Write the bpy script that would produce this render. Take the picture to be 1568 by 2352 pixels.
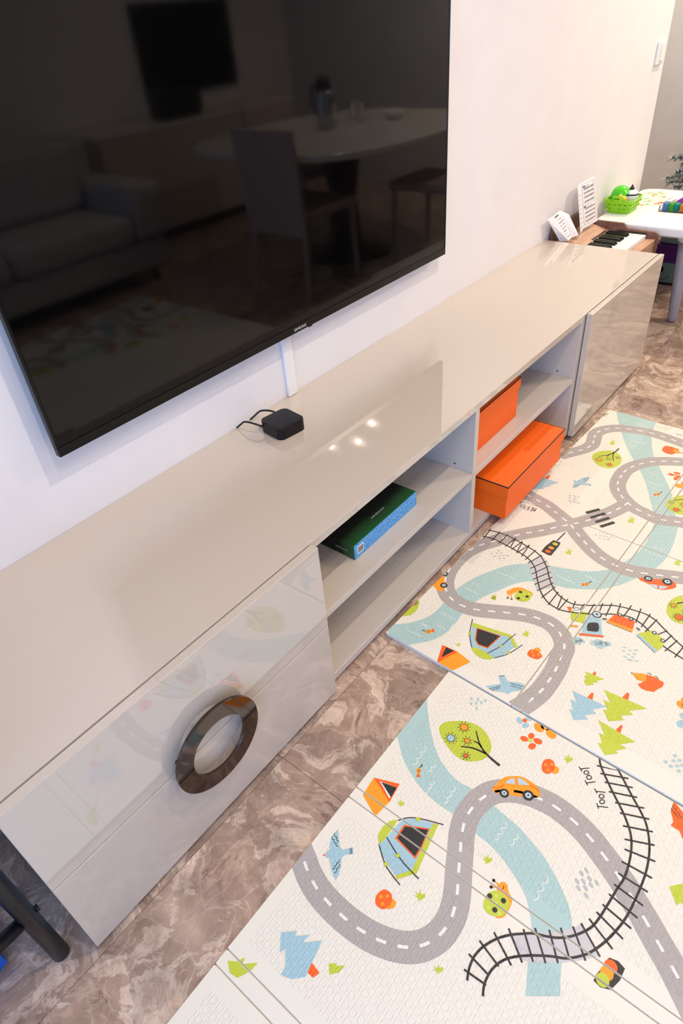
import bpy, bmesh, math, random
from mathutils import Vector, Matrix
from mathutils.geometry import tessellate_polygon
random.seed(7)
for o in list(bpy.data.objects):
    bpy.data.objects.remove(o, do_unlink=True)
scene = bpy.context.scene
COL = scene.collection

# ------------------------------------------------------------------ camera
CAM_R = ((0.7762592027546259, 0.6258163541242225, -0.07599698052829715),
         (0.339011892811655, -0.5160336391421552, -0.786625844862704),
         (-0.5315003167176964, 0.5848616709824382, -0.6127350480791993))   # rows: right, down, forward
CAM_C = Vector((1.20244, -0.48816, 1.33696))
CAM_F = 1478.22            # focal length in pixels of the 1568 x 2352 frame
RR, RD, RF = (Vector(r) for r in CAM_R)
cam_data = bpy.data.cameras.new('camera')
cam = bpy.data.objects.new('camera', cam_data); COL.objects.link(cam)
cam_data.sensor_fit = 'VERTICAL'; cam_data.sensor_height = 36.0; cam_data.sensor_width = 24.0
cam_data.lens = CAM_F * 36.0 / 2352.0
cam_data.clip_start = 0.02
m = Matrix.Identity(4)
for i in range(3):
    m[i][0] = RR[i]; m[i][1] = -RD[i]; m[i][2] = -RF[i]; m[i][3] = CAM_C[i]
cam.matrix_world = m
scene.camera = cam

# ------------------------------------------------------------------ world, exposure
scene.view_settings.view_transform = 'Standard'
scene.view_settings.look = 'None'
scene.view_settings.gamma = 1.0
scene.view_settings.use_curve_mapping = False
scene.view_settings.exposure = 0.32
world = bpy.data.worlds.new('world'); scene.world = world
world.use_nodes = True
bg = world.node_tree.nodes['Background']
bg.inputs[0].default_value = (0.62, 0.78, 1.0, 1); bg.inputs[1].default_value = 1.0

def area(name, loc, rot, sx, sy, power, color, spread=180):
    l = bpy.data.lights.new(name, 'AREA'); l.shape = 'RECTANGLE'; l.size = sx; l.size_y = sy
    l.energy = power; l.color = color; l.spread = math.radians(spread)
    o = bpy.data.objects.new(name, l); COL.objects.link(o); o.location = loc; o.rotation_euler = rot
    return o
# daylight entering through the big window in the near wall (behind and left of the camera)
ROOM_Y0, ROOM_Y1, ROOM_X1, ROOM_H = -3.2, 5.0, 4.0, 2.7
WIN = (0.9, 3.7, 0.12, 2.25)
area('window_daylight', ((WIN[0]+WIN[1])/2, ROOM_Y0-0.02, (WIN[2]+WIN[3])/2), (math.radians(90), 0, 0),
     WIN[1]-WIN[0], WIN[3]-WIN[2], 74, (0.23, 0.46, 1.0))
LAMP_W = 34.0
LAMP_COL = (1.0, 0.85, 0.69)

# ------------------------------------------------------------------ pixel -> world
def ray(u, v):
    return RR*((u-784)/CAM_F) + RD*((v-1176)/CAM_F) + RF
def hit(u, v, ax, val):
    r = ray(u, v); return CAM_C + r*((val-CAM_C[ax])/r[ax])
def hx(u, v, x): return hit(u, v, 0, x)
def hy(u, v, y): return hit(u, v, 1, y)
def hz(u, v, z): return hit(u, v, 2, z)

# ------------------------------------------------------------------ materials
def s2l(c):
    return tuple((x/255/12.92 if x/255 <= 0.04045 else ((x/255+0.055)/1.055)**2.4) for x in c)
MATS = {}
def mat(name, rgb, rough=0.5, metal=0.0, spec=0.5, coat=0.0, trans=0.0, emit=None, estr=0.0, ior=1.5, alpha=1.0):
    if name in MATS: return MATS[name]
    M = bpy.data.materials.new(name); M.use_nodes = True
    b = M.node_tree.nodes['Principled BSDF']
    b.inputs['Base Color'].default_value = (*s2l(rgb), 1)
    b.inputs['Roughness'].default_value = rough
    b.inputs['Metallic'].default_value = metal
    b.inputs['Specular IOR Level'].default_value = spec
    b.inputs['Coat Weight'].default_value = coat
    b.inputs['Coat Roughness'].default_value = 0.012
    b.inputs['Transmission Weight'].default_value = trans
    b.inputs['IOR'].default_value = ior
    if emit:
        b.inputs['Emission Color'].default_value = (*s2l(emit), 1); b.inputs['Emission Strength'].default_value = estr
    MATS[name] = M
    return M
def nodes(M):
    nt = M.node_tree; return nt, nt.nodes, nt.links, nt.nodes['Principled BSDF']
def noise_color(M, rgb1, rgb2, scale, detail=4, coords='Object', lo=0.35, hi=0.65, stretch=None, bump=0.0):
    nt, N, L, b = nodes(M)
    tc = N.new('ShaderNodeTexCoord'); src = tc.outputs[coords]
    if stretch:
        mp = N.new('ShaderNodeMapping'); mp.inputs['Scale'].default_value = stretch
        L.new(src, mp.inputs[0]); src = mp.outputs[0]
    n = N.new('ShaderNodeTexNoise'); n.inputs['Scale'].default_value = scale; n.inputs['Detail'].default_value = detail
    L.new(src, n.inputs['Vector'])
    r = N.new('ShaderNodeValToRGB')
    r.color_ramp.elements[0].position = lo; r.color_ramp.elements[1].position = hi
    r.color_ramp.elements[0].color = (*s2l(rgb1), 1); r.color_ramp.elements[1].color = (*s2l(rgb2), 1)
    L.new(n.outputs['Fac'], r.inputs[0]); L.new(r.outputs[0], b.inputs['Base Color'])
    if bump:
        bp = N.new('ShaderNodeBump'); bp.inputs['Strength'].default_value = bump; bp.inputs['Distance'].default_value = 0.002
        L.new(n.outputs['Fac'], bp.inputs['Height']); L.new(bp.outputs[0], b.inputs['Normal'])
    return M

LACQ = mat('greige_lacquer', (203, 190, 174), 0.025, coat=0.8)
LACQ_EDGE = LACQ
LACQ_IN = mat('greige_laminate', (205, 194, 181), 0.28)
WALL = noise_color(mat('wall_paint', (238, 234, 231), 0.55), (237, 233, 230), (240, 236, 233), 6, bump=0.02)
WALLG = noise_color(mat('grey_wall_paint', (204, 203, 201), 0.6), (202, 201, 199), (208, 207, 205), 5)
CEIL = mat('ceiling_paint', (244, 242, 238), 0.7)
BLACK = mat('black_plastic', (14, 14, 16), 0.35)
BLACKG = mat('black_gloss_plastic', (6, 6, 7), 0.22, spec=0.3)
SCREEN = mat('screen_glass', (3, 3, 4), 0.05, spec=0.30)
BLACKM = mat('black_metal', (9, 10, 14), 0.38)
DCHROME = mat('dark_chrome', (92, 82, 76), 0.06, metal=1.0)
STEEL = mat('steel', (180, 180, 182), 0.25, metal=1.0)
WHITEP = mat('white_plastic', (242, 241, 238), 0.35)
WHITEC = mat('white_card', (246, 243, 243), 0.6)
ORANGE = noise_color(mat('orange_paper', (255, 104, 0), 0.55), (255, 101, 0), (255, 107, 2), 300)
DBROWN = mat('dark_brown_edge', (62, 24, 14), 0.6)
WOOD = noise_color(mat('piano_wood', (190, 146, 116), 0.4), (172, 126, 98), (205, 164, 132), 14, stretch=(6, 0.6, 6), coords='Object')
WOODD = noise_color(mat('piano_wood_dark', (120, 86, 70), 0.45), (108, 76, 62), (132, 96, 80), 14, stretch=(6, 0.6, 6))
IVORY = mat('ivory_key', (250, 247, 240), 0.3)
GREY_LEG = mat('grey_plastic_leg', (150, 143, 146), 0.45)
LIME = mat('lime_plastic', (140, 205, 10), 0.35)
GRNP = mat('green_plastic', (70, 200, 20), 0.25)
YEL = mat('yellow_plastic', (255, 200, 10), 0.35)
SOFA = noise_color(mat('sofa_fabric', (196, 190, 190), 0.9), (190, 184, 184), (204, 198, 197), 60)
CHAIRF = noise_color(mat('chair_leather', (188, 170, 160), 0.6), (184, 166, 156), (194, 176, 166), 40)
STONE = noise_color(mat('table_stone', (228, 222, 212), 0.2), (222, 214, 202), (236, 231, 224), 3)

def marble():
    M = mat('brown_marble', (165, 140, 122), 0.10); nt, N, L, b = nodes(M)
    geo = N.new('ShaderNodeNewGeometry'); oi = N.new('ShaderNodeObjectInfo')
    comb = N.new('ShaderNodeCombineXYZ')
    mul = N.new('ShaderNodeMath'); mul.operation = 'MULTIPLY'; mul.inputs[1].default_value = 37.0
    L.new(oi.outputs['Random'], mul.inputs[0])
    for k in range(3): L.new(mul.outputs[0], comb.inputs[k])
    add = N.new('ShaderNodeVectorMath'); add.operation = 'ADD'
    L.new(geo.outputs['Position'], add.inputs[0]); L.new(comb.outputs[0], add.inputs[1])
    warp = N.new('ShaderNodeTexNoise'); warp.inputs['Scale'].default_value = 3.2; warp.inputs['Detail'].default_value = 6
    L.new(add.outputs[0], warp.inputs['Vector'])
    ws = N.new('ShaderNodeVectorMath'); ws.operation = 'SCALE'; ws.inputs['Scale'].default_value = 0.22
    L.new(warp.outputs['Color'], ws.inputs[0])
    add2 = N.new('ShaderNodeVectorMath'); add2.operation = 'ADD'
    L.new(add.outputs[0], add2.inputs[0]); L.new(ws.outputs[0], add2.inputs[1])
    base = N.new('ShaderNodeTexNoise'); base.inputs['Scale'].default_value = 4.6; base.inputs['Detail'].default_value = 12; base.inputs['Roughness'].default_value = 0.7; base.inputs['Distortion'].default_value = 1.6
    L.new(add2.outputs[0], base.inputs['Vector'])
    r = N.new('ShaderNodeValToRGB'); e = r.color_ramp.elements
    e[0].position = 0.28; e[0].color = (*s2l((138, 112, 96)), 1); e[1].position = 0.70; e[1].color = (*s2l((230, 212, 194)), 1)
    x = r.color_ramp.elements.new(0.45); x.color = (*s2l((172, 148, 132)), 1)
    x = r.color_ramp.elements.new(0.57); x.color = (*s2l((202, 180, 163)), 1)
    for p_, c_ in ((0.36, (146, 121, 106)), (0.40, (186, 163, 147)), (0.50, (172, 148, 132)), (0.535, (212, 194, 178)), (0.60, (188, 163, 146)), (0.64, (220, 204, 188))):
        x = r.color_ramp.elements.new(p_); x.color = (*s2l(c_), 1)
    L.new(base.outputs['Fac'], r.inputs[0])
    v = N.new('ShaderNodeTexVoronoi'); v.feature = 'DISTANCE_TO_EDGE'; v.inputs['Scale'].default_value = 11.0
    L.new(add2.outputs[0], v.inputs['Vector'])
    vr = N.new('ShaderNodeValToRGB'); vr.color_ramp.elements[0].position = 0.0; vr.color_ramp.elements[1].position = 0.022
    vr.color_ramp.elements[0].color = (1, 1, 1, 1); vr.color_ramp.elements[1].color = (0, 0, 0, 1)
    L.new(v.outputs['Distance'], vr.inputs[0])
    vm = N.new('ShaderNodeTexNoise'); vm.inputs['Scale'].default_value = 4.0
    L.new(add.outputs[0], vm.inputs['Vector'])
    vmr = N.new('ShaderNodeValToRGB'); vmr.color_ramp.elements[0].position = 0.44; vmr.color_ramp.elements[1].position = 0.62
    L.new(vm.outputs['Fac'], vmr.inputs[0])
    mm = N.new('ShaderNodeMath'); mm.operation = 'MULTIPLY'
    L.new(vr.outputs[0], mm.inputs[0]); L.new(vmr.outputs[0], mm.inputs[1])
    mm2 = N.new('ShaderNodeMath'); mm2.operation = 'MULTIPLY'; mm2.inputs[1].default_value = 0.36
    L.new(mm.outputs[0], mm2.inputs[0])
    mix = N.new('ShaderNodeMix'); mix.data_type = 'RGBA'
    L.new(mm2.outputs[0], mix.inputs['Factor']); L.new(r.outputs[0], mix.inputs['A'])
    mix.inputs['B'].default_value = (*s2l((226, 212, 198)), 1)
    # broken stone patches
    pv = N.new('ShaderNodeTexVoronoi'); pv.inputs['Scale'].default_value = 8.0; pv.inputs['Randomness'].default_value = 1.0
    L.new(add2.outputs[0], pv.inputs['Vector'])
    pr_ = N.new('ShaderNodeValToRGB'); pe = pr_.color_ramp.elements
    pe[0].position = 0.0; pe[0].color = (0.74, 0.70, 0.66, 1); pe[1].position = 1.0; pe[1].color = (1.30, 1.22, 1.10, 1)
    sepc = N.new('ShaderNodeSeparateColor'); L.new(pv.outputs['Color'], sepc.inputs[0]); L.new(sepc.outputs[0], pr_.inputs[0])
    pm2 = N.new('ShaderNodeMix'); pm2.data_type = 'RGBA'; pm2.blend_type = 'MULTIPLY'; pm2.inputs['Factor'].default_value = 0.55
    L.new(mix.outputs['Result'], pm2.inputs['A']); L.new(pr_.outputs[0], pm2.inputs['B']); mix = pm2
    # fine fossil flecks
    f = N.new('ShaderNodeTexNoise'); f.inputs['Scale'].default_value = 20; f.inputs['Detail'].default_value = 8; f.inputs['Roughness'].default_value = 0.7
    L.new(add2.outputs[0], f.inputs['Vector'])
    fr = N.new('ShaderNodeValToRGB'); fr.color_ramp.elements[0].position = 0.3; fr.color_ramp.elements[1].position = 0.72
    fr.color_ramp.elements[0].color = (0.5, 0.47, 0.44, 1); fr.color_ramp.elements[1].color = (1.28, 1.28, 1.28, 1)
    L.new(f.outputs['Fac'], fr.inputs[0])
    mu = N.new('ShaderNodeMix'); mu.data_type = 'RGBA'; mu.blend_type = 'MULTIPLY'; mu.inputs['Factor'].default_value = 0.8
    L.new(mix.outputs['Result'], mu.inputs['A']); L.new(fr.outputs[0], mu.inputs['B'])
    L.new(mu.outputs['Result'], b.inputs['Base Color'])
    bp = N.new('ShaderNodeBump'); bp.inputs['Strength'].default_value = 0.05; bp.inputs['Distance'].default_value = 0.002
    L.new(base.outputs['Fac'], bp.inputs['Height']); L.new(bp.outputs[0], b.inputs['Normal'])
    return M
MARBLE = marble()
GROUT = mat('grout', (140, 126, 114), 0.8)

# ------------------------------------------------------------------ mesh builder
class MB:
    def __init__(s): s.v = []; s.f = []; s.m = []
    def add(s, vs, fs, mi=0):
        o = len(s.v); s.v += [tuple(p) for p in vs]; s.f += [tuple(i+o for i in f) for f in fs]; s.m += [mi]*len(fs); return s
    def box(s, x0, x1, y0, y1, z0, z1, mi=0):
        return s.add([(x0,y0,z0),(x1,y0,z0),(x1,y1,z0),(x0,y1,z0),(x0,y0,z1),(x1,y0,z1),(x1,y1,z1),(x0,y1,z1)],
                     [(0,3,2,1),(4,5,6,7),(0,1,5,4),(1,2,6,5),(2,3,7,6),(3,0,4,7)], mi)
    def obox(s, c, ax, ay, az, mi=0):
        c, ax, ay, az = Vector(c), Vector(ax), Vector(ay), Vector(az)
        vs = [c+ax*i+ay*j+az*k for k in (-1,1) for (i,j) in ((-1,-1),(1,-1),(1,1),(-1,1))]
        return s.add(vs, [(0,3,2,1),(4,5,6,7),(0,1,5,4),(1,2,6,5),(2,3,7,6),(3,0,4,7)], mi)
    def prism(s, poly, axis, a, b, mi=0):
        # poly: 2-D points in the two other axes (order x,y / x,z / y,z)
        def P(p, h):
            if axis == 2: return (p[0], p[1], h)
            if axis == 1: return (p[0], h, p[1])
            return (h, p[0], p[1])
        n = len(poly); vs = [P(p, a) for p in poly]+[P(p, b) for p in poly]
        fs = [tuple(range(n))[::-1], tuple(range(n, 2*n))]+[(i, (i+1) % n, n+(i+1) % n, n+i) for i in range(n)]
        return s.add(vs, fs, mi)
    def tube(s, pts, r, seg=12, mi=0, cap=True):
        pts = [Vector(p) for p in pts]; rs = r if isinstance(r, (list, tuple)) else [r]*len(pts)
        rings = []; up = None
        for i, p in enumerate(pts):
            t = (pts[min(i+1, len(pts)-1)]-pts[max(i-1, 0)]).normalized()
            if up is None:
                up = Vector((0,0,1)) if abs(t.z) < 0.9 else Vector((1,0,0))
            a = t.cross(up).normalized(); bb = a.cross(t).normalized(); up = bb
            rings.append([p+a*(math.cos(2*math.pi*k/seg)*rs[i])+bb*(math.sin(2*math.pi*k/seg)*rs[i]) for k in range(seg)])
        vs = [q for ring in rings for q in ring]; fs = []
        for i in range(len(pts)-1):
            for k in range(seg):
                fs.append((i*seg+k, i*seg+(k+1) % seg, (i+1)*seg+(k+1) % seg, (i+1)*seg+k))
        if cap:
            fs.append(tuple(range(seg))[::-1]); fs.append(tuple(range((len(pts)-1)*seg, len(pts)*seg)))
        return s.add(vs, fs, mi)
    def lathe(s, prof, c=(0,0,0), seg=24, mi=0, mtx=None):
        vs = []; fs = []
        for r, z in prof:
            for k in range(seg):
                a = 2*math.pi*k/seg; p = Vector((r*math.cos(a), r*math.sin(a), z))
                if mtx: p = mtx @ p
                vs.append((p.x+c[0], p.y+c[1], p.z+c[2]))
        for i in range(len(prof)-1):
            for k in range(seg): fs.append((i*seg+k, i*seg+(k+1) % seg, (i+1)*seg+(k+1) % seg, (i+1)*seg+k))
        fs.append(tuple(range(seg))[::-1]); fs.append(tuple(range((len(prof)-1)*seg, len(prof)*seg)))
        return s.add(vs, fs, mi)
    def build(s, name, mats, parent=None, bevel=0.0, smooth=False, origin=None, seg=2):
        o0 = Vector(origin) if origin is not None else (root_of(parent).location if parent else Vector((0,0,0)))
        me = bpy.data.meshes.new(name)
        me.from_pydata([tuple(Vector(p)-o0) for p in s.v], [], s.f)
        for M in (mats if isinstance(mats, (list, tuple)) else [mats]): me.materials.append(M)
        for p, k in zip(me.polygons, s.m): p.material_index = k; p.use_smooth = smooth
        me.update()
        o = bpy.data.objects.new(name, me); COL.objects.link(o)
        if parent: o.parent = parent
        else: o.location = o0
        if bevel:
            md = o.modifiers.new('bevel', 'BEVEL'); md.width = bevel; md.segments = seg; md.limit_method = 'ANGLE'; md.angle_limit = math.radians(40)
        return o
def root_of(o):
    while o.parent: o = o.parent
    return o
def thing(name, loc, label, cat, group=None):
    o = bpy.data.objects.new(name, None); o.empty_display_size = 0.05; COL.objects.link(o); o.location = loc
    return tag(o, label, cat, group)
def tag(o, label, cat, group=None):
    o['label'] = label; o['category'] = cat
    if group: o['group'] = group
    return o
def struct(o, label=None):
    o['kind'] = 'structure'
    if label: o['label'] = label
    return o
def rrect(x0, x1, y0, y1, r, n=6):
    out = []
    for cx, cy, a in ((x1-r, y1-r, 0), (x0+r, y1-r, 90), (x0+r, y0+r, 180), (x1-r, y0+r, 270)):
        for k in range(n+1):
            t = math.radians(a+90*k/n); out.append((cx+r*math.cos(t), cy+r*math.sin(t)))
    return out
def smooth_mod(o, lv=2):
    md = o.modifiers.new('sub', 'SUBSURF'); md.levels = lv; md.render_levels = lv
def text_mesh(name, body, size, mtx, material, parent, extrude=0.0002, align='CENTER'):
    cu = bpy.data.curves.new(name, 'FONT'); cu.body = body; cu.size = size; cu.extrude = extrude
    cu.align_x = align; cu.align_y = 'CENTER'; cu.resolution_u = 3
    tmp = bpy.data.objects.new('tmp_text', cu); COL.objects.link(tmp)
    dg = bpy.context.evaluated_depsgraph_get()
    me = bpy.data.meshes.new_from_object(tmp.evaluated_get(dg))
    bpy.data.objects.remove(tmp, do_unlink=True); bpy.data.curves.remove(cu)
    o0 = root_of(parent).location
    me.transform(Matrix.Translation(-o0) @ mtx)
    me.materials.clear(); me.materials.append(material)
    o = bpy.data.objects.new(name, me); COL.objects.link(o); o.parent = parent
    return o
def basis(origin, ex, ey):
    ex = Vector(ex).normalized(); ey = Vector(ey).normalized(); ez = ex.cross(ey)
    M = Matrix.Identity(4)
    for i in range(3): M[i][0] = ex[i]; M[i][1] = ey[i]; M[i][2] = ez[i]; M[i][3] = origin[i]
    return M

def spline(pts, n=6, closed=False):
    P = [Vector(p) for p in pts]; N_ = len(P); out = []
    rng = range(N_) if closed else range(N_-1)
    for i in rng:
        g = (lambda k: P[k % N_]) if closed else (lambda k: P[max(0, min(N_-1, k))])
        p0, p1, p2, p3 = g(i-1), g(i), g(i+1), g(i+2)
        for k in range(n):
            t = k/n
            out.append(0.5*((2*p1)+(p2-p0)*t+(2*p0-5*p1+4*p2-p3)*t*t+(3*p1-p0-3*p2+p3)*t**3))
    if not closed: out.append(P[-1])
    return out
# ------------------------------------------------------------------ the room
H = 0.4863                      # top of the TV cabinet
XF, XD = 0.498, 0.4758          # front faces / carcass front
floor = struct(MB().box(-1.6, ROOM_X1, ROOM_Y0, ROOM_Y1, -0.05, -0.002).build('floor', GROUT))
TS = 0.8; tile_me = None
gx = 0.505; gy = 0.0
i0 = math.floor((-1.6-gx)/TS); i1 = math.ceil((ROOM_X1-gx)/TS); j0 = math.floor((ROOM_Y0-gy)/TS); j1 = math.ceil((ROOM_Y1-gy)/TS)
for i in range(i0, i1):
    for j in range(j0, j1):
        xa, xb = max(gx+i*TS, -1.6), min(gx+(i+1)*TS, ROOM_X1); ya, yb = max(gy+j*TS, ROOM_Y0), min(gy+(j+1)*TS, ROOM_Y1)
        if xb-xa < 0.02 or yb-ya < 0.02: continue
        full = abs(xb-xa-TS) < 1e-6 and abs(yb-ya-TS) < 1e-6
        cx, cy = (xa+xb)/2, (ya+yb)/2; hx_, hy_ = (xb-xa)/2-0.0006, (yb-ya)/2-0.0006
        if full and tile_me:
            t = bpy.data.objects.new('floor_tile', tile_me); COL.objects.link(t)
        else:
            t = MB().box(-hx_, hx_, -hy_, hy_, -0.010, 0.0).build('floor_tile', MARBLE)
            if full: tile_me = t.data
        t.location = (cx, cy, 0); t.parent = floor
WALL_END = 3.495
struct(MB().box(-0.16, 0.0, ROOM_Y0, WALL_END, 0, ROOM_H).build('wall_left', WALL))
struct(MB().box(-1.6, ROOM_X1, ROOM_Y1, ROOM_Y1+0.1, 0, ROOM_H).build('wall_far', WALLG))
struct(MB().box(-1.7, -1.6, WALL_END, ROOM_Y1, 0, ROOM_H).build('wall_alcove', WALLG))
struct(MB().box(-1.6, -0.16, WALL_END-0.1, WALL_END, 0, ROOM_H).build('wall_return', WALL))
struct(MB().box(ROOM_X1, ROOM_X1+0.1, ROOM_Y0, ROOM_Y1, 0, ROOM_H).build('wall_right', WALL))
nw = MB(); x0, x1, z0, z1 = WIN
nw.box(-0.16, x0, ROOM_Y0-0.1, ROOM_Y0, 0, ROOM_H); nw.box(x1, ROOM_X1, ROOM_Y0-0.1, ROOM_Y0, 0, ROOM_H)
nw.box(x0, x1, ROOM_Y0-0.1, ROOM_Y0, z1, ROOM_H); nw.box(x0, x1, ROOM_Y0-0.1, ROOM_Y0, 0, z0)
struct(nw.build('wall_near', WALL))
struct(MB().box(-1.6, ROOM_X1, ROOM_Y0, ROOM_Y1, ROOM_H, ROOM_H+0.08).build('ceiling', CEIL))
wn = bpy.data.objects.new('window_1', None); COL.objects.link(wn); wn.location = (x0, ROOM_Y0-0.05, z0); struct(wn, 'large balcony window with white frame')
for k in range(4):
    xx = x0+(x1-x0)*k/3
    MB().box(max(x0, xx-0.025), min(x1, xx+0.025), ROOM_Y0-0.075, ROOM_Y0-0.03, z0, z1).build('mullion', WHITEP, wn)
for zz in (z0, z1-0.05): MB().box(x0+0.026, x1-0.026, ROOM_Y0-0.075, ROOM_Y0-0.03, zz, zz+0.05).build('frame_rail', WHITEP, wn)
GLASS = mat('window_glass', (255, 255, 255), 0.0, trans=1.0, ior=1.45)
for k in range(3):
    xa = x0+(x1-x0)*k/3+0.026; xb = x0+(x1-x0)*(k+1)/3-0.026
    MB().box(xa, xb, ROOM_Y0-0.055, ROOM_Y0-0.05, z0+0.051, z1-0.051).build('pane', GLASS, wn)

# ------------------------------------------------------------------ ceiling lamps (those over table and mat reflect in the lacquer and the marble)
def downlight(x, y, label, group, power):
    t = thing('ceiling_spotlight', (x, y, ROOM_H), label, 'light', group)
    MB().lathe([(0.052, -0.02), (0.052, -0.0005)], (x, y, ROOM_H), 24).build('trim_ring', WHITEP, t, smooth=False)
    em = mat('lamp_lens', (255, 240, 220), 0.4, emit=(255, 226, 190), estr=120)
    MB().lathe([(0.016, -0.024), (0.019, -0.0202)], (x, y, ROOM_H), 20).build('lens', em, t)
    l = bpy.data.lights.new('lamp', 'SPOT'); l.energy = power; l.color = LAMP_COL; l.shadow_soft_size = 0.03 if y < 2 else 0.014
    l.spot_size = math.radians(160); l.spot_blend = 0.6
    o = bpy.data.objects.new('lamp', l); COL.objects.link(o); o.parent = t; o.location = (0, 0, -0.04)
    return t
for (x, y), lb in zip(((2.12, 3.60), (2.03, 3.28), (2.19, 3.09)), ('furthest', 'middle', 'nearest')):
    downlight(x, y, f'round white ceiling spotlight over the dining table, {lb} of the three', 'spotlights over dining table', LAMP_W*1.08)
for (x, y), lb in zip(((1.76, -0.10), (1.56, -0.115)), ('further from', 'closer to')):
    downlight(x, y, f'round white ceiling spotlight above the play mat, {lb} the television wall', 'spotlights over play mat', LAMP_W*0.5)
for (x, y), lb in zip(((1.28, 0.62), (2.9, -1.6), (0.5, 4.3)), ('in front of the television', 'near the window', 'added by the christmas tree to light the far wall')):  # the last one is an added lamp, brightening the grey far wall
    downlight(x, y, f'round white ceiling spotlight {lb}', 'single ceiling spotlights', LAMP_W*(1.7 if y > 0 and y < 2 else 0.4 if y < 0 else 4.2))

# ------------------------------------------------------------------ TV cabinet
YL, YR, YD, YN, YE = -0.4893, 0.2066, 0.884, 1.6034, 2.3101
ZB = 0.018; ZSPL = 0.2542; TOPT = 0.0205
tag(MB().box(0.001, XD, YL+0.002, YE, H-TOPT, H).build('cabinet_top', LACQ, bevel=0.0008, origin=(0.2, 0.9, H-TOPT)),
    'long glossy greige top panel of the low television cabinet', 'cabinet top')
ZT = H-TOPT-0.0004
def feet(par, y0, y1):
    for x in (0.06, 0.40):
        for y in (y0+0.06, y1-0.06): MB().lathe([(0.02, 0.0), (0.02, 0.0195)], (x, y, 0), 16).build('foot', BLACK, par)
def handle_half(par, upper):
    cy, cz, xc = -0.1445, ZSPL, 0.5185
    a0, a1 = (0, 180) if upper else (180, 360)
    dz = 0.0012 if upper else -0.0012
    n = 40; ro, ri, th = 0.1000, 0.0625, 0.0035
    vs = []; fs = []
    for k in range(n+1):
        t = math.radians(a0+(a1-a0)*k/n)
        for x, r in ((xc+th, ro), (xc+th, ri), (xc-th, ri), (xc-th, ro)):
            vs.append((x, cy+r*math.cos(t), cz+dz+r*math.sin(t)))
    for k in range(n):
        for q in range(4): fs.append((k*4+q, k*4+(q+1) % 4, k*4+4+(q+1) % 4, k*4+4+q))
    fs += [(3,2,1,0), (n*4, n*4+1, n*4+2, n*4+3)]
    h = MB().add(vs, fs).build('handle', DCHROME, par, bevel=0.0008)
    h['label'] = 'half ring of dark chrome handle'
    for sgn in (-1, 1):
        z = cz+(0.026 if upper else -0.026)
        MB().tube([(XF, cy+sgn*0.079, z), (xc-0.003, cy+sgn*0.079, z)], 0.0045, 12).build('standoff', BLACKM, h)
dc = thing('drawer_cabinet', (0.24, -0.14, 0), 'glossy greige cabinet unit with two drawers and a round chrome handle', 'cabinet')
MB().box(0.003, XD, YL+0.003, YL+0.021, ZB+0.002, ZT).build('side_panel', LACQ_IN, dc)
MB().box(0.003, XD, YR-0.022, YR-0.004, ZB+0.002, ZT).build('side_panel', LACQ_IN, dc)
MB().box(0.003, XD, YL+0.0215, YR-0.0225, ZB+0.002, 0.0415).build('bottom_panel', LACQ_IN, dc)
MB().box(0.003, 0.010, YL+0.0215, YR-0.0225, 0.042, ZT).build('back_panel', LACQ_IN, dc)
feet(dc, YL, YR)
for up, (za, zb) in ((True, (ZSPL+0.0014, H)), (False, (ZB, ZSPL-0.0014))):
    d = MB().box(XD+0.0035, XF, YL, YR, za, zb).build('drawer_front', LACQ, dc, bevel=0.0015)
    handle_half(d, up)
    MB().box(0.02, XD+0.003, YL+0.03, YR-0.03, za+0.03, zb-0.04).build('drawer_box', LACQ_IN, d)
sc = thing('shelf_cabinet', (0.24, 0.9, 0), 'open greige cabinet unit with two shelf bays between drawers and door', 'cabinet')
MB().box(0.003, XD, YR-0.0035, YR+0.0165, ZB+0.002, ZT).build('side_panel', LACQ_IN, sc)
MB().box(0.003, XD, 1.5755, 1.5955, ZB+0.002, ZT).build('side_panel', LACQ_IN, sc)
MB().box(0.011, XD-0.0005, YD, YD+0.02, 0.042, ZT).build('divider', LACQ_IN, sc)
MB().box(0.003, XD, YR+0.017, 1.575, ZB+0.002, 0.0415).build('bottom_panel', LACQ_IN, sc, bevel=0.001)
MB().box(0.003, 0.010, YR+0.017, 1.575, 0.042, ZT).build('back_panel', LACQ_IN, sc)
for ya, yb in ((YR+0.017, YD-0.0005), (YD+0.0205, 1.575)):
    MB().box(0.0105, XD-0.001, ya, yb, 0.2437, 0.2617).build('shelf', LACQ_IN, sc, bevel=0.0008)
for p in ((0.416, YD-0.0003, 0.278), (0.417, 1.5752, 0.278), (0.10, YD-0.0003, 0.278), (0.10, 1.5752, 0.278)):
    MB().tube([p, (p[0], p[1]-0.0006, p[2])], 0.0028, 10).build('pin_hole', BLACK, sc)
feet(sc, YR, 1.59)
oc = thing('door_cabinet', (0.24, 1.95, 0), 'glossy greige cabinet unit with one plain door beside the toy piano', 'cabinet')
MB().box(0.003, XD, 1.5965, 1.6145, ZB+0.002, ZT).build('side_panel', LACQ_IN, oc)
MB().box(0.003, XD, YE-0.018, YE, ZB+0.002, ZT).build('side_panel', LACQ_IN, oc)
MB().box(0.003, XD, 1.615, YE-0.0185, ZB+0.002, 0.0415).build('bottom_panel', LACQ_IN, oc)
MB().box(0.003, 0.010, 1.615, YE-0.0185, 0.042, ZT).build('back_panel', LACQ_IN, oc)
MB().box(XD+0.0035, XF, YN, YE+0.004, ZB, H).build('door', LACQ, oc, bevel=0.0015)
feet(oc, 1.60, YE)

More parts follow.
